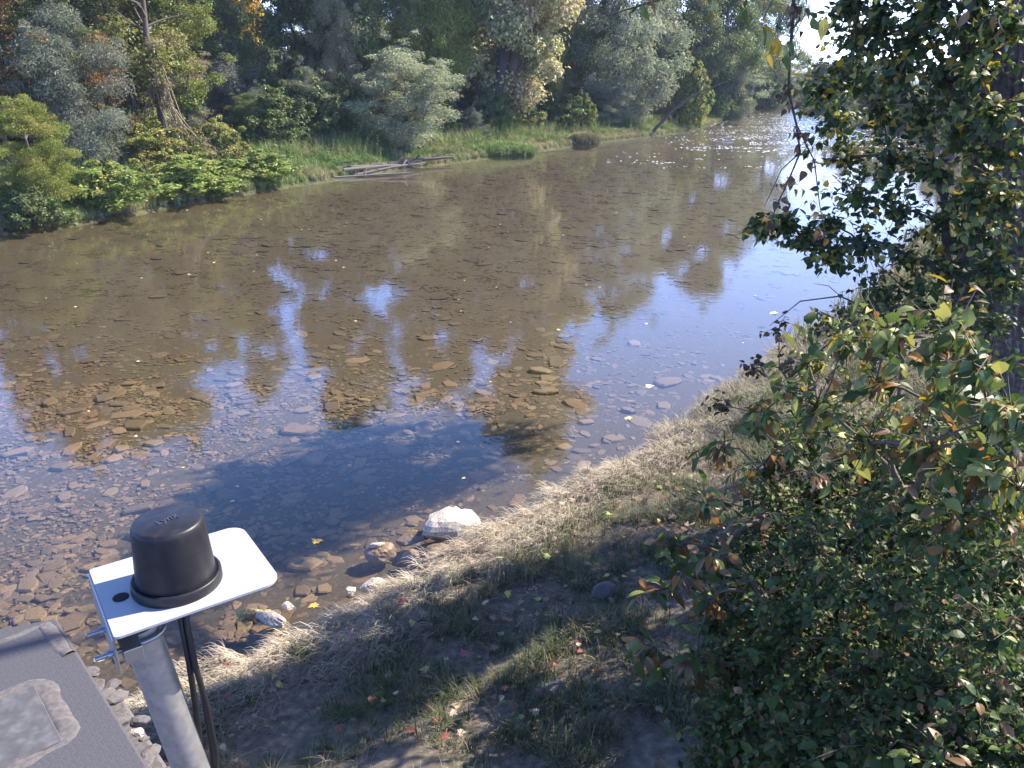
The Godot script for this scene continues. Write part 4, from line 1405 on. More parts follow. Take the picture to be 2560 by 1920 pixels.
func near_shrubs() -> void:
	var bark := Color(0.11, 0.085, 0.06)
	var build := func(called: String, label: String, cat: String, foot: Vector3, cl: Array, twigs: int, per: int, gap: float, meshes: Array, pal: int, thick: float, size := Vector2(0.75, 1.25), hang := 0.35, single := 300) -> void:
		foot.y = near_ground(foot.x, foot.z) - 0.05
		var o := thing(called, label, cat, foot)
		var c := []
		for k in cl:
			k[0] -= foot.x
			k[1] -= foot.y
			k[2] -= foot.z
			c.append([Vector3(k[0], k[1], k[2]), k[3]])
		obj("stem", skeleton([Vector3.ZERO, Vector3(0.0, 0.25, 0.0)], c, thick, bark), M.bark, o)
		var g := Geo.new()
		var list := []
		spray(cl, twigs, per, gap, list, g, meshes.size(), pal, 0.3, size, hang)
		obj("twig", g.mesh(), mat("twig_bark", Color.WHITE, 0.8, true), o).set_meta("kind", "stuff")
		plant_leaves_at(o, list, meshes, single)
		if cl.size() > 60:  # long bare shoots that arch through the shrub
			for i in 26:
				var a: Vector3 = c[rng.randi() % c.size()][0] + rv() * 0.2
				var b: Vector3 = a + Vector3(rf(-0.7, 0.7), rf(-0.5, 0.35), rf(-0.3, 0.5))
				var q := Geo.new()
				var m := a.lerp(b, 0.5) + Vector3(0, rf(0.05, 0.2), 0.12)
				q.tube([a, a.lerp(m, 0.6) + Vector3(0, 0.04, 0.03), m, m.lerp(b, 0.5) + Vector3(0, 0.03, 0.0), b], [0.0035, 0.0032, 0.003, 0.0022, 0.001], 5, Color(0.2, 0.155, 0.11) * rf(0.4, 1.1), 0.1)
				obj("shoot", q.mesh(), M.twig_bark, o)
	build.call("shrub", "large-leaved shrub with yellowing sunlit leaves before the big trunk", "shrub", Vector3(3.1, 0, -5.3), [[2.56, 3.64, -6.60, 0.35], [2.69, 3.98, -6.20, 0.42], [2.76, 4.21, -5.60, 0.42], [2.91, 4.34, -5.20, 0.42], [2.86, 4.32, -4.60, 0.40], [2.90, 4.15, -4.30, 0.40], [2.72, 3.85, -5.60, 0.50], [2.84, 4.01, -5.00, 0.45], [2.43, 3.50, -6.00, 0.45], [2.53, 3.58, -5.20, 0.45], [2.68, 3.75, -4.70, 0.45], [2.74, 3.87, -4.20, 0.42], [2.82, 3.83, -4.00, 0.40], [2.19, 3.16, -6.60, 0.30], [2.60, 3.62, -4.10, 0.35]], 10, 9, 0.13,
		[blade(0.14, 0.085, 7, 0.75, 0.25, 0.4, 0.06), blade(0.12, 0.06, 7, 0.8, 0.5, 0.8, 0.05), blade(0.16, 0.09, 7, 0.72, 0.15, 0.25, 0.06), blade(0.11, 0.05, 7, 0.8, 0.7, 1.1, 0.1)], 1, 0.03, Vector2(0.5, 1.2))
	build.call("shrub", "low leafy branch with long drooping leaves hanging over the grass", "shrub", Vector3(2.7, 0, -6.3), [[1.89, 2.89, -6.60, 0.30], [2.14, 2.90, -6.20, 0.38], [2.38, 3.07, -5.70, 0.42], [1.65, 2.61, -6.00, 0.34], [1.95, 2.71, -5.60, 0.40], [1.35, 2.46, -5.60, 0.28], [1.60, 2.57, -5.30, 0.34], [1.18, 2.34, -5.20, 0.26], [1.44, 2.40, -5.00, 0.30], [1.78, 2.52, -4.90, 0.32], [1.05, 2.11, -4.80, 0.20], [1.28, 2.15, -4.60, 0.28]], 5, 6, 0.14,
		[blade(0.18, 0.062, 7, 0.85, 0.2, 0.35, 0.04), blade(0.15, 0.06, 7, 0.85, 0.3, 0.5, 0.04)], 3, 0.025, Vector2(0.7, 1.2), 0.5)
	build.call("shrub", "dark dense small-leaved shrub filling the bottom right", "shrub", Vector3(2.6, 0, -3.6), [[2.09, 2.90, -4.90, 0.42], [2.35, 3.21, -4.70, 0.42], [2.48, 3.35, -4.30, 0.40], [2.57, 3.38, -3.90, 0.40], [2.67, 3.60, -3.70, 0.35], [1.84, 2.62, -4.50, 0.40], [2.09, 2.91, -4.30, 0.40], [2.28, 3.09, -4.00, 0.40], [2.38, 3.20, -3.60, 0.38], [2.51, 3.33, -3.40, 0.36], [1.60, 2.28, -4.40, 0.36], [1.85, 2.46, -4.10, 0.38], [2.11, 2.70, -3.90, 0.38], [2.24, 2.89, -3.50, 0.36], [2.36, 3.09, -3.20, 0.36], [1.36, 2.05, -4.10, 0.32], [1.64, 2.17, -3.90, 0.36], [1.86, 2.47, -3.60, 0.36], [2.10, 2.56, -3.40, 0.34], [2.22, 2.81, -3.10, 0.34], [2.42, 2.91, -3.00, 0.32], [2.63, 3.08, -6.64, 0.34], [2.83, 3.12, -6.55, 0.34], [3.29, 2.94, -6.67, 0.34], [3.23, 3.16, -6.28, 0.34], [3.38, 3.29, -6.15, 0.34], [3.92, 3.05, -6.41, 0.34], [3.87, 3.34, -6.02, 0.34], [4.25, 3.14, -6.25, 0.34], [4.34, 3.36, -6.01, 0.34], [2.38, 2.87, -6.34, 0.34], [2.73, 2.77, -6.70, 0.34], [2.85, 2.92, -6.22, 0.34], [3.24, 2.79, -6.48, 0.34], [3.28, 2.99, -6.10, 0.34], [3.33, 3.12, -5.85, 0.34], [3.43, 3.14, -5.69, 0.34], [3.64, 3.15, -5.73, 0.34], [3.90, 3.20, -5.68, 0.34], [4.13, 3.27, -5.62, 0.34], [2.26, 2.68, -6.13, 0.34], [2.51, 2.69, -6.07, 0.34], [2.68, 2.79, -5.84, 0.34], [2.97, 2.74, -6.14, 0.34], [3.11, 2.93, -5.79, 0.34], [3.13, 3.04, -5.52, 0.34], [3.72, 2.72, -5.97, 0.34], [3.53, 3.07, -5.31, 0.34], [3.93, 2.87, -5.67, 0.34], [4.03, 2.98, -5.48, 0.34], [2.06, 2.59, -5.91, 0.34], [2.25, 2.60, -5.93, 0.34], [2.43, 2.75, -5.61, 0.34], [2.69, 2.57, -5.98, 0.34], [2.73, 2.84, -5.47, 0.34], [3.03, 2.83, -5.45, 0.34], [3.04, 2.96, -5.33, 0.34], [3.23, 3.04, -5.16, 0.34], [3.73, 2.75, -5.63, 0.34], [3.76, 2.84, -5.40, 0.34], [3.83, 2.93, -5.13, 0.34], [1.88, 2.51, -5.55, 0.34], [2.29, 2.28, -5.97, 0.34], [2.34, 2.62, -5.36, 0.34], [2.48, 2.65, -5.37, 0.34], [2.65, 2.63, -5.24, 0.34], [2.92, 2.53, -5.39, 0.34], [3.33, 2.55, -5.50, 0.34], [3.39, 2.60, -5.31, 0.34], [3.29, 2.97, -4.90, 0.34], [3.81, 2.64, -5.23, 0.34], [3.81, 2.78, -5.06, 0.34], [1.78, 2.09, -5.68, 0.34], [1.93, 2.28, -5.43, 0.34], [2.12, 2.38, -5.22, 0.34], [2.46, 2.20, -5.48, 0.34], [2.36, 2.50, -5.06, 0.34], [2.61, 2.63, -4.92, 0.34], [2.83, 2.49, -5.13, 0.34], [2.95, 2.65, -4.83, 0.34], [2.91, 2.81, -4.61, 0.34], [3.45, 2.67, -4.99, 0.34], [3.49, 2.72, -4.74, 0.34], [3.66, 2.84, -4.72, 0.34], [1.73, 1.88, -5.56, 0.34], [1.79, 2.34, -5.02, 0.34], [2.01, 2.19, -5.20, 0.34], [2.21, 2.42, -4.89, 0.34], [2.42, 2.29, -5.03, 0.34], [2.63, 2.21, -5.12, 0.34], [2.65, 2.53, -4.75, 0.34], [2.82, 2.70, -4.57, 0.34], [2.88, 2.73, -4.39, 0.34], [3.27, 2.50, -4.77, 0.34], [3.44, 2.61, -4.66, 0.34], [3.59, 2.73, -4.58, 0.34], [1.65, 1.88, -5.33, 0.34], [1.75, 2.17, -4.84, 0.34], [1.96, 2.36, -4.73, 0.34], [2.18, 2.23, -4.87, 0.34], [2.24, 2.50, -4.45, 0.34], [2.46, 2.36, -4.65, 0.34], [2.51, 2.65, -4.30, 0.34], [2.69, 2.53, -4.38, 0.34], [2.99, 2.46, -4.44, 0.34], [2.96, 2.74, -4.16, 0.34], [3.36, 2.56, -4.42, 0.34], [3.35, 2.63, -4.25, 0.34], [1.52, 2.13, -4.65, 0.34], [1.82, 1.96, -4.87, 0.34], [1.78, 2.35, -4.46, 0.34], [2.23, 2.04, -4.82, 0.34], [2.17, 2.33, -4.39, 0.34], [2.35, 2.45, -4.33, 0.34], [2.62, 2.39, -4.39, 0.34], [2.44, 2.77, -3.91, 0.34], [2.85, 2.35, -4.30, 0.34], [3.11, 2.39, -4.28, 0.34], [2.94, 2.73, -3.91, 0.34], [3.21, 2.63, -3.97, 0.34], [1.60, 1.90, -4.69, 0.34], [1.73, 1.90, -4.57, 0.34], [1.99, 1.89, -4.67, 0.34], [2.09, 1.94, -4.55, 0.34], [2.08, 2.42, -4.06, 0.34], [2.42, 2.05, -4.42, 0.34], [2.41, 2.49, -3.97, 0.34], [2.51, 2.58, -3.88, 0.34], [2.58, 2.62, -3.86, 0.34], [2.69, 2.73, -3.66, 0.34], [2.71, 2.93, -3.44, 0.34], [3.10, 2.52, -3.84, 0.34], [1.46, 2.00, -4.22, 0.34], [1.49, 2.19, -4.07, 0.34], [1.89, 1.87, -4.31, 0.34], [1.80, 2.33, -3.93, 0.34], [2.17, 2.15, -4.13, 0.34], [2.33, 2.09, -4.13, 0.34], [2.13, 2.63, -3.56, 0.34], [2.26, 2.70, -3.56, 0.34], [2.63, 2.41, -3.87, 0.34], [2.65, 2.55, -3.60, 0.34], [2.89, 2.53, -3.65, 0.34], [2.80, 2.84, -3.32, 0.34], [1.42, 1.85, -4.10, 0.34], [1.61, 1.86, -4.18, 0.34], [1.58, 2.37, -3.68, 0.34], [1.81, 2.30, -3.72, 0.34], [1.90, 2.36, -3.58, 0.34], [1.87, 2.69, -3.31, 0.34], [2.35, 2.29, -3.77, 0.34], [2.34, 2.43, -3.61, 0.34], [2.38, 2.69, -3.34, 0.34], [2.27, 2.95, -3.02, 0.34], [2.63, 2.69, -3.24, 0.34], [2.54, 2.99, -2.95, 0.34], [1.23, 1.75, -3.95, 0.34], [1.35, 1.68, -4.05, 0.34], [1.53, 1.78, -3.95, 0.34], [1.62, 2.14, -3.69, 0.34], [1.73, 2.11, -3.61, 0.34], [1.85, 2.22, -3.50, 0.34], [2.05, 2.17, -3.56, 0.34], [2.12, 2.42, -3.32, 0.34], [2.14, 2.64, -3.15, 0.34], [2.12, 2.93, -2.90, 0.34], [2.29, 2.84, -2.97, 0.34], [2.35, 2.95, -2.90, 0.34], [2.54, 2.78, -3.00, 0.34]], 26, 15, 0.045,
		[blade(0.05, 0.028, 4, 0.85, 0.15, 0.2), blade(0.042, 0.026, 4, 0.8, 0.25, 0.3), blade(0.075, 0.04, 5, 0.8, 0.2, 0.3), blade(0.035, 0.018, 4, 0.85, 0.2, 0.2)], 2, 0.022, Vector2(0.6, 1.35))
	build.call("bramble", "tangled dark bramble at the foot of the big trunk", "bramble", Vector3(4.6, 0, -8.6), [[3.88, 3.17, -9.40, 0.40], [4.22, 3.34, -9.20, 0.45], [4.37, 3.41, -8.60, 0.45], [3.70, 3.26, -8.40, 0.35], [4.42, 3.70, -7.80, 0.45], [4.60, 3.77, -7.40, 0.45]], 16, 11, 0.08,
		[blade(0.085, 0.055, 5, 0.75, 0.2, 0.3), blade(0.07, 0.045, 5, 0.75, 0.2, 0.4)], 2, 0.02, Vector2(0.7, 1.2), 0.3, 120)
	build.call("bramble", "thin bramble sprays with few dark leaves reaching over the water", "bramble", Vector3(3.2, 0, -8.0), [[2.88, 3.14, -8.00, 0.30], [2.50, 3.09, -8.00, 0.20], [2.74, 3.49, -8.00, 0.20], [2.19, 2.75, -7.80, 0.30], [2.78, 2.98, -7.60, 0.35]], 5, 7, 0.08,
		[blade(0.09, 0.07, 5, 0.7, 0.2, 0.3, 0.05), blade(0.07, 0.055, 5, 0.75, 0.2, 0.4, 0.05)], 4, 0.012, Vector2(0.7, 1.2), 0.3, 60)

func hanging_things() -> void:
	var dark := Color(0.05, 0.04, 0.035)
	var vp := [Vector3(1.85, 7.6, -6.1), Vector3(1.87, 6.63, -6.0), Vector3(1.90, 6.35, -6.0), Vector3(1.91, 6.08, -6.0), Vector3(1.93, 5.87, -6.0), Vector3(2.01, 5.66, -6.0), Vector3(2.06, 5.47, -6.0), Vector3(1.99, 5.24, -6.0), Vector3(1.93, 5.08, -6.0), Vector3(1.90, 4.91, -6.0)]
	var o := thing("hanging_vine", "withered dark vine hanging in front of the sky gap", "vine", vp[0])
	var g := Geo.new()
	var cl := []
	var rel := []
	for i in vp.size():
		rel.append(vp[i] - vp[0])
		if i > 0:
			for j in 2:
				var c: Vector3 = rel[i].lerp(rel[i - 1], rng.randf())
				cl.append([c.x, c.y, c.z, rf(0.07, 0.15)])
	g.tube(rel, [0.012, 0.012, 0.011, 0.01, 0.01, 0.009, 0.008, 0.006, 0.005, 0.003], 6, dark, 0.2)
	g.tube([rel[5], rel[5] + Vector3(0.16, -0.25, 0), rel[5] + Vector3(0.22, -0.55, 0.05), rel[5] + Vector3(0.30, -0.8, 0.05)], [0.006, 0.005, 0.004, 0.002], 5, dark)
	g.tube([rel[6], rel[6] + Vector3(-0.12, -0.12, 0), rel[6] + Vector3(-0.22, -0.38, 0.02)], [0.006, 0.004, 0.002], 5, dark)
	for k in [[0.16, -0.25], [0.22, -0.55], [0.28, -0.75]]:
		cl.append([rel[5].x + k[0], rel[5].y + k[1], 0.05, 0.08])
	obj("stem", g.mesh(), M.bark, o)
	var list := []
	g = Geo.new()
	spray(cl, 2, 3, 0.06, list, g, 2, 4, -0.5, Vector2(0.7, 1.2), 1.0)
	obj("twig", g.mesh(), M.bark, o).set_meta("kind", "stuff")
	plant_leaves_at(o, list, [blade(0.075, 0.05, 5, 0.7, 0.5, 0.6), blade(0.06, 0.035, 5, 0.8, 0.6, 0.8)], 150)
	# the near branch whose leaves hang into the top of the picture
	o = thing("overhanging_branch", "thin overhanging branch with drooping yellow-green leaves at the top", "branch", Vector3(3.6, 7.3, -5.2))
	g = Geo.new()
	var at := o.position
	var main := [Vector3.ZERO, Vector3(2.3, 6.62, -4.2) - at, Vector3(1.75, 6.42, -4.0) - at, Vector3(1.2, 6.33, -4.0) - at, Vector3(0.75, 6.33, -4.0) - at, Vector3(0.42, 6.24, -4.0) - at]
	g.tube(main, [0.02, 0.014, 0.01, 0.007, 0.005, 0.003], 6, bark_brown)
	list = []
	cl = []
	for k in [[1.05, 6.30, .10], [1.13, 6.22, .08], [1.19, 6.16, .08], [1.27, 6.13, .07], [1.36, 6.26, .10], [0.58, 6.30, .05], [0.9, 6.36, .06], [1.6, 6.40, .1], [2.05, 6.28, .1], [2.2, 6.27, .09]]:
		var c: Vector3 = Vector3(k[0], k[1], -4.0) - at
		g.tube([c + Vector3(0.05, 0.12, 0), c], [0.003, 0.002], 4, bark_brown)
		cl.append([c.x, c.y, c.z, k[2]])
	obj("twig", g.mesh(), M.bark, o)
	g = Geo.new()
	spray(cl, 2, 2, 0.08, list, g, 2, 5, -0.2, Vector2(0.8, 1.2), 1.6)
	plant_leaves_at(o, list, [blade(0.10, 0.042, 6, 0.85, 0.3, 0.3), blade(0.085, 0.035, 6, 0.85, 0.4, 0.5)], 60)
	# bare dead canes that arch out from the bank
	for t in [
		["long bare cane arching out low over the water from the bramble", [Vector3(4.35, 3.35, -9.0), Vector3(3.75, 3.62, -9.0), Vector3(3.3, 3.56, -9.0), Vector3(2.95, 3.30, -8.9)], 0.012],
		["thicker bare cane sloping down from the big tree's foot to the water", [Vector3(4.4, 3.55, -8.9), Vector3(3.85, 3.42, -8.7), Vector3(3.4, 3.12, -8.5), Vector3(3.05, 2.75, -8.4)], 0.016],
		["short bare cane between the two longer ones", [Vector3(4.3, 3.45, -8.9), Vector3(3.8, 3.36, -8.8), Vector3(3.5, 3.14, -8.7), Vector3(3.3, 2.95, -8.6)], 0.009],
		["slender bare cane with a curled tip high above the bramble", [Vector3(4.5, 3.7, -9.1), Vector3(4.0, 4.1, -9.1), Vector3(3.75, 4.2, -9.1), Vector3(3.6, 4.0, -9.0)], 0.008]]:
		var q := Geo.new()
		var a: Vector3 = t[1][0]
		q.tube(t[1].map(func(p): return p - a), [t[2], t[2] * 0.8, t[2] * 0.6, t[2] * 0.3], 6, Color(0.10, 0.08, 0.07), 0.15)
		q.tube([t[1][1] - a, t[1][1] - a + Vector3(-0.15, 0.12, 0), t[1][1] - a + Vector3(-0.34, 0.16, 0.05)], [t[2] * 0.5, t[2] * 0.4, 0.002], 5, Color(0.10, 0.08, 0.07))
		tag(obj("cane", q.mesh(), M.bark, self, Transform3D(Basis(), a)), t[0], "cane")

const bark_brown := Color(0.09, 0.07, 0.05)

func ribbon(path: Array, half: float, jitter: float, high: float, sd: int) -> ArrayMesh:  # a rough trowelled band along a path in the x-z plane
	var f := FastNoiseLite.new()
	f.seed = sd
	f.frequency = 6.0
	var pts := []
	for i in path.size() - 1:
		var n := maxi(2, int(path[i].distance_to(path[i + 1]) / 0.02))
		for j in n:
			pts.append(path[i].lerp(path[i + 1], float(j) / n))
	pts.append(path[-1])
	var rows := []
	for i in pts.size():
		var t: Vector3 = (pts[mini(i + 2, pts.size() - 1)] - pts[maxi(i - 2, 0)]).normalized()
		var s := Vector3(-t.z, 0, t.x)
		var row := []
		for k in 9:
			var w := (k - 4) / 4.0
			var p: Vector3 = pts[i]
			var edge := half * (1.0 + jitter * f.get_noise_2d(p.x * 1.5 + (9 if w > 0 else 0), p.z * 1.5))
			var q := p + s * w * edge
			q.y += high * (1.0 - pow(absf(w), 3.0)) * (1.0 + 0.8 * f.get_noise_2d(q.x * 3 + 40, q.z * 3)) - 0.002
			row.append(q)
		rows.append(row)
	return sheet(rows)

func gauge_house() -> void:
	# local axes: origin at the roof's near-water corner, x along the right edge towards the camera, z away from the edge
	var ex := Vector3(0.674, 0, 0.739)
	var ez := Vector3(-0.739, 0, 0.674)
	var zs := Vector3(-0.382, 0, 0.924)  # the back edge is not square to the right one
	var o := thing("gauge_house", "grey concrete gauge house roof with a patched square hatch, lower left corner", "gauge house", Vector3(-1.43, 4.4, -2.10))
	o.basis = Basis(ex, Vector3.UP, ez)
	mat("roof_cloth", Color.WHITE, 0.85)
	var im := Image.create(128, 128, false, Image.FORMAT_RGB8)
	for y in 128:
		for x in 128:
			var v := 0.5 + 0.35 * sin(TAU * y / 16.0) + 0.1 * sin(TAU * x / 128.0 * 9.0 + sin(TAU * y / 128.0) * 2.0)
			im.set_pixel(x, y, Color(v, v, v))
	M.roof_cloth.albedo_texture = noise_tex(512, 0.012, [[0.0, 0.044, 0.043, 0.054], [0.5, 0.056, 0.055, 0.066], [1.0, 0.073, 0.071, 0.081]], 6, FastNoiseLite.TYPE_SIMPLEX_SMOOTH, 36)
	M.roof_cloth.heightmap_enabled = true
	M.roof_cloth.heightmap_texture = ImageTexture.create_from_image(im)
	M.roof_cloth.heightmap_scale = 0.016
	M.roof_cloth.uv1_triplanar = true
	M.roof_cloth.uv1_scale = Vector3(16, 16, 16)
	var g := Geo.new()
	g.box(Vector3(0.85, -0.06, 0) + zs * 0.85, Vector3(0.87, 0, 0), Vector3(0, 0.06, 0), zs * 0.86, 0.008)
	obj("roof", g.mesh(), M.roof_cloth, o)
	g = Geo.new()
	g.box(Vector3(0.85, -1.97, 0) + zs * 0.85, Vector3(0.83, 0, 0), Vector3(0, 1.85, 0), zs * 0.82, 0.01)
	obj("wall", g.mesh(), M.concrete, o)
	# hatch set in a band of mortar; its corner nearest the right edge shows
	var h := [Vector3(0.26, 0, 0.52), Vector3(0.26, 0, 0.135), Vector3(0.30, 0, 0.105), Vector3(0.52, 0, 0.10), Vector3(0.545, 0, 0.125), Vector3(0.56, 0, 0.52)]
	obj("mortar_band", ribbon(h, 0.030, 0.55, 0.007, 5), M.mortar, o)
	g = Geo.new()
	g.box(Vector3(0.415, 0.0035, 0.34), Vector3(0.135, 0, 0), Vector3(0, 0.003, 0), Vector3(0, 0, 0.215), 0.002)
	obj("hatch", g.mesh(), mat("hatch", Color.WHITE, 0.9), o)
	M.hatch.albedo_texture = noise_tex(512, 0.02, [[0.0, 0.05, 0.05, 0.056], [0.5, 0.07, 0.07, 0.08], [1.0, 0.12, 0.12, 0.13]], 6, FastNoiseLite.TYPE_SIMPLEX_SMOOTH, 37)
	tri_map(M.hatch, 2.0)
	# rough mortar and broken edge along the right side
	obj("mortar_edge", ribbon([Vector3(-0.005, 0, 0.03), Vector3(0.14, 0, 0.018), Vector3(0.2, 0, 0.012)], 0.022, 0.7, 0.008, 9), M.mortar, o)
	obj("mortar_edge", ribbon([Vector3(0.0, 0, 0.02), Vector3(-0.004, 0, 0.3), Vector3(0.0, 0, 0.6)], 0.012, 0.7, 0.006, 11), M.mortar, o)
	g = Geo.new()
	g.box(Vector3(0.95, -0.20, -0.035), Vector3(0.62, 0, 0), Vector3(0, 0.10, 0), Vector3(0, 0, 0.035), 0.01)
	obj("ledge", g.mesh(), M.mortar, o)
	for i in 34:
		var s := rf(0.008, 0.03)
		obj("rubble", rock_mesh(200 + i % 8, Vector3(s * 1.5, s * 0.6, s), 7, 5), M.mortar if i % 11 else M.pale_rock, o, Transform3D(Basis(Vector3.UP, rf(0, TAU)), Vector3(0.22 + i * 0.034, rf(-0.11, -0.03), rf(-0.055, -0.01))))

func antenna() -> void:
	var base := Vector3(-0.73, 5.2, -1.19)  # the plate's far left corner
	var o := thing("antenna_mast", "black cylindrical antenna on a white plate clamped to a galvanised post", "antenna", base)
	var u := Vector3(0.82, 0, -0.573)
	var w := Vector3(0.573, 0, 0.82)
	var lu := 0.262
	var lw := 0.222
	# plate with rounded corners
	var out := []
	var corner := func(cu: float, cw: float, r: float, a0: float) -> void:
		for k in 9:
			var a := a0 + PI / 2 * k / 8.0
			out.append(Vector2(cu + r * cos(a), cw + r * sin(a)))
	corner.call(0.006, 0.006, 0.006, PI)
	corner.call(lu - 0.03, 0.03, 0.03, -PI / 2)
	corner.call(lu - 0.03, lw - 0.03, 0.03, 0.0)
	corner.call(0.008, lw - 0.008, 0.008, PI / 2)
	var g := Geo.new()
	var c := u * lu * 0.5 + w * lw * 0.5
	var top := []
	var bot := []
	for p in out:
		top.append(u * p.x + w * p.y)
		bot.append(u * p.x + w * p.y - Vector3(0, 0.004, 0))
	for i in out.size():
		var j := (i + 1) % out.size()
		g.face([c, top[i], top[j]], c - Vector3(0, 1, 0))
		g.face([c - Vector3(0, 0.004, 0), bot[i], bot[j]], c + Vector3(0, 1, 0))
		g.face([top[i], top[j], bot[j], bot[i]], c - Vector3(0, 0.002, 0))
	var plate := obj("plate", g.mesh(), M.white_paint, o)
	g = Geo.new()
	var hole := u * 0.029 + w * 0.117
	g.lathe([Vector2(0.0125, 0.0), Vector2(0.0125, 0.0012), Vector2(0.0105, 0.0016), Vector2(0.0, 0.0012)], hole, 32)
	obj("grommet", g.mesh(), M.hole, plate)
	# flange turned down at the plate's left edge
	g = Geo.new()
	g.box(w * 0.111 - Vector3(0, 0.037, 0) - u * 0.0015, u * 0.002, Vector3(0, 0.033, 0), w * 0.108, 0.001)
	var flange := obj("bracket", g.mesh(), M.zinc, o)
	# the black antenna
	var dc := Vector3(-0.562, 0, -1.152) - Vector3(base.x, 0, base.z)
	g = Geo.new()
	g.lathe([Vector2(0.0635, 0.012), Vector2(0.0632, 0.018), Vector2(0.0565, 0.112), Vector2(0.0555, 0.1165), Vector2(0.0535, 0.1195), Vector2(0.050, 0.1208), Vector2(0.0, 0.1212)], dc, 72)
	var dome := obj("antenna_cover", g.mesh(), M.black_plastic, o)
	g = Geo.new()
	g.lathe([Vector2(0.0, 0.0), Vector2(0.0715, 0.0), Vector2(0.0715, 0.0), Vector2(0.0722, 0.002), Vector2(0.0715, 0.0165), Vector2(0.0700, 0.0185), Vector2(0.0672, 0.0185), Vector2(0.0660, 0.0165), Vector2(0.0640, 0.0165)], dc, 72)
	obj("base_ring", g.mesh(), M.black_plastic, dome)
	var tm := TextMesh.new()
	var font := SystemFont.new()
	font.font_names = PackedStringArray(["Droid Sans"])
	tm.font = font
	tm.text = "Lynx"
	tm.font_size = 32
	tm.pixel_size = 0.00055
	tm.depth = 0.0022
	var dir := Vector3(0.66, 0, -0.75).normalized()
	obj("lettering", tm, mat("raised_letters", lin(0.055, 0.055, 0.065), 0.4), dome, Transform3D(Basis(dir, Vector3.UP.cross(dir) * 1.0, Vector3.UP), dc + Vector3(0.0, 0.1213, 0.0)))
	# leaning post with an open top
	var pd := Vector3(0.14, -1.0, 0.0).normalized()
	var pt := Vector3(-0.605, 5.165, -1.085) - base
	g = Geo.new()
	g.tube([pt, pt + pd * 1.0, pt + pd * 4.3], [0.029, 0.029, 0.029], 40)
	obj("post", g.mesh(), M.steel, o)
	# two U-bolts round the post, their threaded ends and nuts outside the flange
	for y in [-0.034]:
		var pc: Vector3 = pt + pd * (-0.0 - y - 0.005)
		pc.y = y - 0.01
		var tubep := []
		var un := u
		for s in [-1.0, 1.0]:
			var arm: Vector3 = pc + w * 0.0345 * s
			if s < 0:
				tubep.append(arm - un * 0.075)
				tubep.append(arm)
				for k in range(1, 8):
					var a := PI * k / 8.0
					tubep.append(pc - w * 0.0345 * cos(a) + un * 0.0345 * sin(a))
			else:
				tubep.append(arm)
				tubep.append(arm - un * 0.075)
		g = Geo.new()
		var rr := []
		for k in tubep:
			rr.append(0.0042)
		g.tube(tubep, rr, 10)
		var ub := obj("u_bolt", g.mesh(), M.zinc, o)
		for s in [-1.0, 1.0]:
			g = Geo.new()
			var nc: Vector3 = pc + w * 0.0345 * s
			var wall := -0.0055 - nc.dot(u)
			g.tube([nc + u * (wall - 0.006), nc + u * (wall - 0.0001)], [0.0078, 0.0078], 6)
			obj("nut", g.mesh(), M.zinc, ub)
	# saddle block between flange and post
	g = Geo.new()
	g.box(pt + Vector3(0.0, -0.045 + 0.035, 0) - u * 0.020 + w * 0.014, u * 0.014, Vector3(0, 0.012, 0), w * 0.046, 0.001)
	obj("clamp_saddle", g.mesh(), M.zinc, o)
	# cables down from under the plate
	for t in [[0.0, 0.0, 0.0052], [0.011, 0.004, 0.0048], [0.006, -0.009, 0.0040]]:
		var q := Vector3(t[0], 0, t[1])
		var path := []
		for p in [Vector3(-0.556, 5.196, -1.14), Vector3(-0.552, 5.14, -1.12), Vector3(-0.546, 5.07, -1.11), Vector3(-0.548 + t[0] * 1.0, 4.98, -1.11), Vector3(-0.552 + t[0] * 1.5, 4.88, -1.11), Vector3(-0.552 + t[0] * 0.5, 4.78, -1.11), Vector3(-0.50, 4.3, -1.1), Vector3(-0.35, 3.0, -1.06), Vector3(-0.12, 1.2, -1.0)]:
			path.append(p - base + q)
		g = Geo.new()
		g.tube(path, [t[2], t[2], t[2], t[2], t[2], t[2], t[2], t[2], t[2]], 10)
		obj("cable", g.mesh(), M.rubber, o)

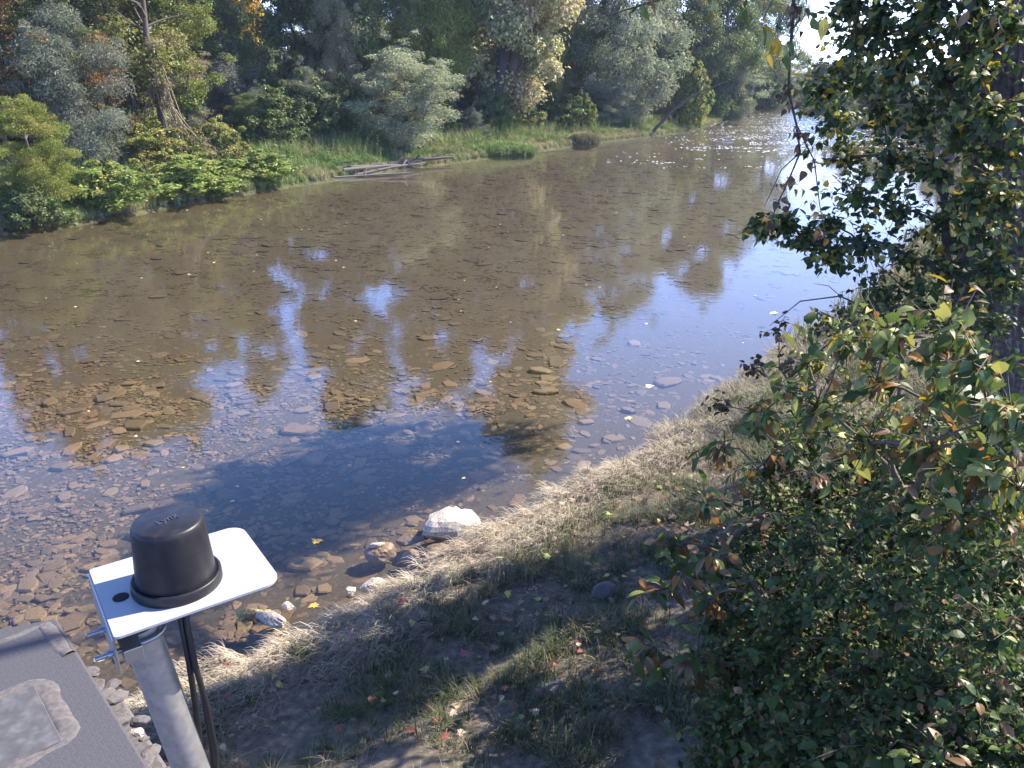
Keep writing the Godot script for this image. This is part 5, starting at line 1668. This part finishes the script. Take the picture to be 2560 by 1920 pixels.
func floating_leaves() -> void:
	var kinds := [blade(0.10, 0.07, 5, 0.75, 0.15, 0.05), lobed(0.11, MAPLE)]
	var pale := mat("pale_leaf", lin(0.62, 0.52, 0.27), 0.5, true, 0.2)
	var n := 0
	while n < 60:
		var p := Vector2(rf(-20, 8), rf(-48, -8))
		if not in_view(Vector3(p.x, 0, p.y), -0.03) or beyond(p, nears, OUT_NEAR) > -0.8 or beyond(p, fars, OUT_FAR) > -2.0:
			continue
		if rng.randf() < (-p.y - 8) / 60.0:
			continue
		var o := obj("floating_leaf", kinds[n % 2], pale, self, Transform3D(Basis(Vector3.UP, rf(0, TAU)) * Basis.from_scale(Vector3.ONE * rf(0.5, 1.1)), Vector3(p.x, 0.006, p.y)))
		tag(o, "pale leaf floating on the creek", "leaf", "leaves floating on the creek")
		n += 1
	for t in [
		["yellow lobed leaf floating in the shade left of the white boulder", Vector3(-2.62, 0.006, -9.58), 1.5, Color(0.72, 0.48, 0.10)],
		["pale curled leaf floating near the arching canes", Vector3(7.0, 0.006, -21.0), 2.2, Color(0.75, 0.70, 0.62)],
		["white leaf floating at the edge of the tree shadow on the right", Vector3(2.75, 0.006, -15.5), 1.6, Color(0.75, 0.70, 0.58)],
		["tan leaf floating close to the grassy bank on the right", Vector3(2.15, 0.006, -13.9), 1.6, Color(0.5, 0.38, 0.25)],
		["orange-yellow leaf lying in the shallows beside the shore rocks", Vector3(-2.36, 0.006, -8.2), 1.2, Color(0.6, 0.35, 0.08)]]:
		var c: Color = t[3]
		var o := obj("floating_leaf", kinds[1], mat("lone_leaf", lin(c.r, c.g, c.b), 0.5, true, 0.2), self, Transform3D(Basis(Vector3.UP, rf(0, TAU)) * Basis.from_scale(Vector3.ONE * t[2]), t[1]))
		tag(o, t[0], "leaf")
	# drift of red and yellow leaves against the wedge-shaped rock
	var h := Scatter.new()
	for i in 140:
		var c: Color = [Color(0.5, 0.40, 0.2), Color(0.34, 0.16, 0.12), Color(0.5, 0.36, 0.28), Color(0.40, 0.38, 0.18)][rng.randi() % 4]
		var d := unit() * rf(0, 0.28)
		h.add(Transform3D(Basis(unit(), rf(0, 0.9)) * Basis(Vector3.UP, rf(0, TAU)) * Basis.from_scale(Vector3.ONE * rf(0.4, 0.8)), Vector3(-3.08 + d.x, 0.03 + absf(d.y) * 0.15, -7.9 + d.z * 0.6)), c)
	var o2 := h.node("leaf_litter", kinds[1], M.tone)
	tag(o2, "drift of red and yellow leaves against the wedge-shaped rock", "", "", "stuff")
	put(o2)
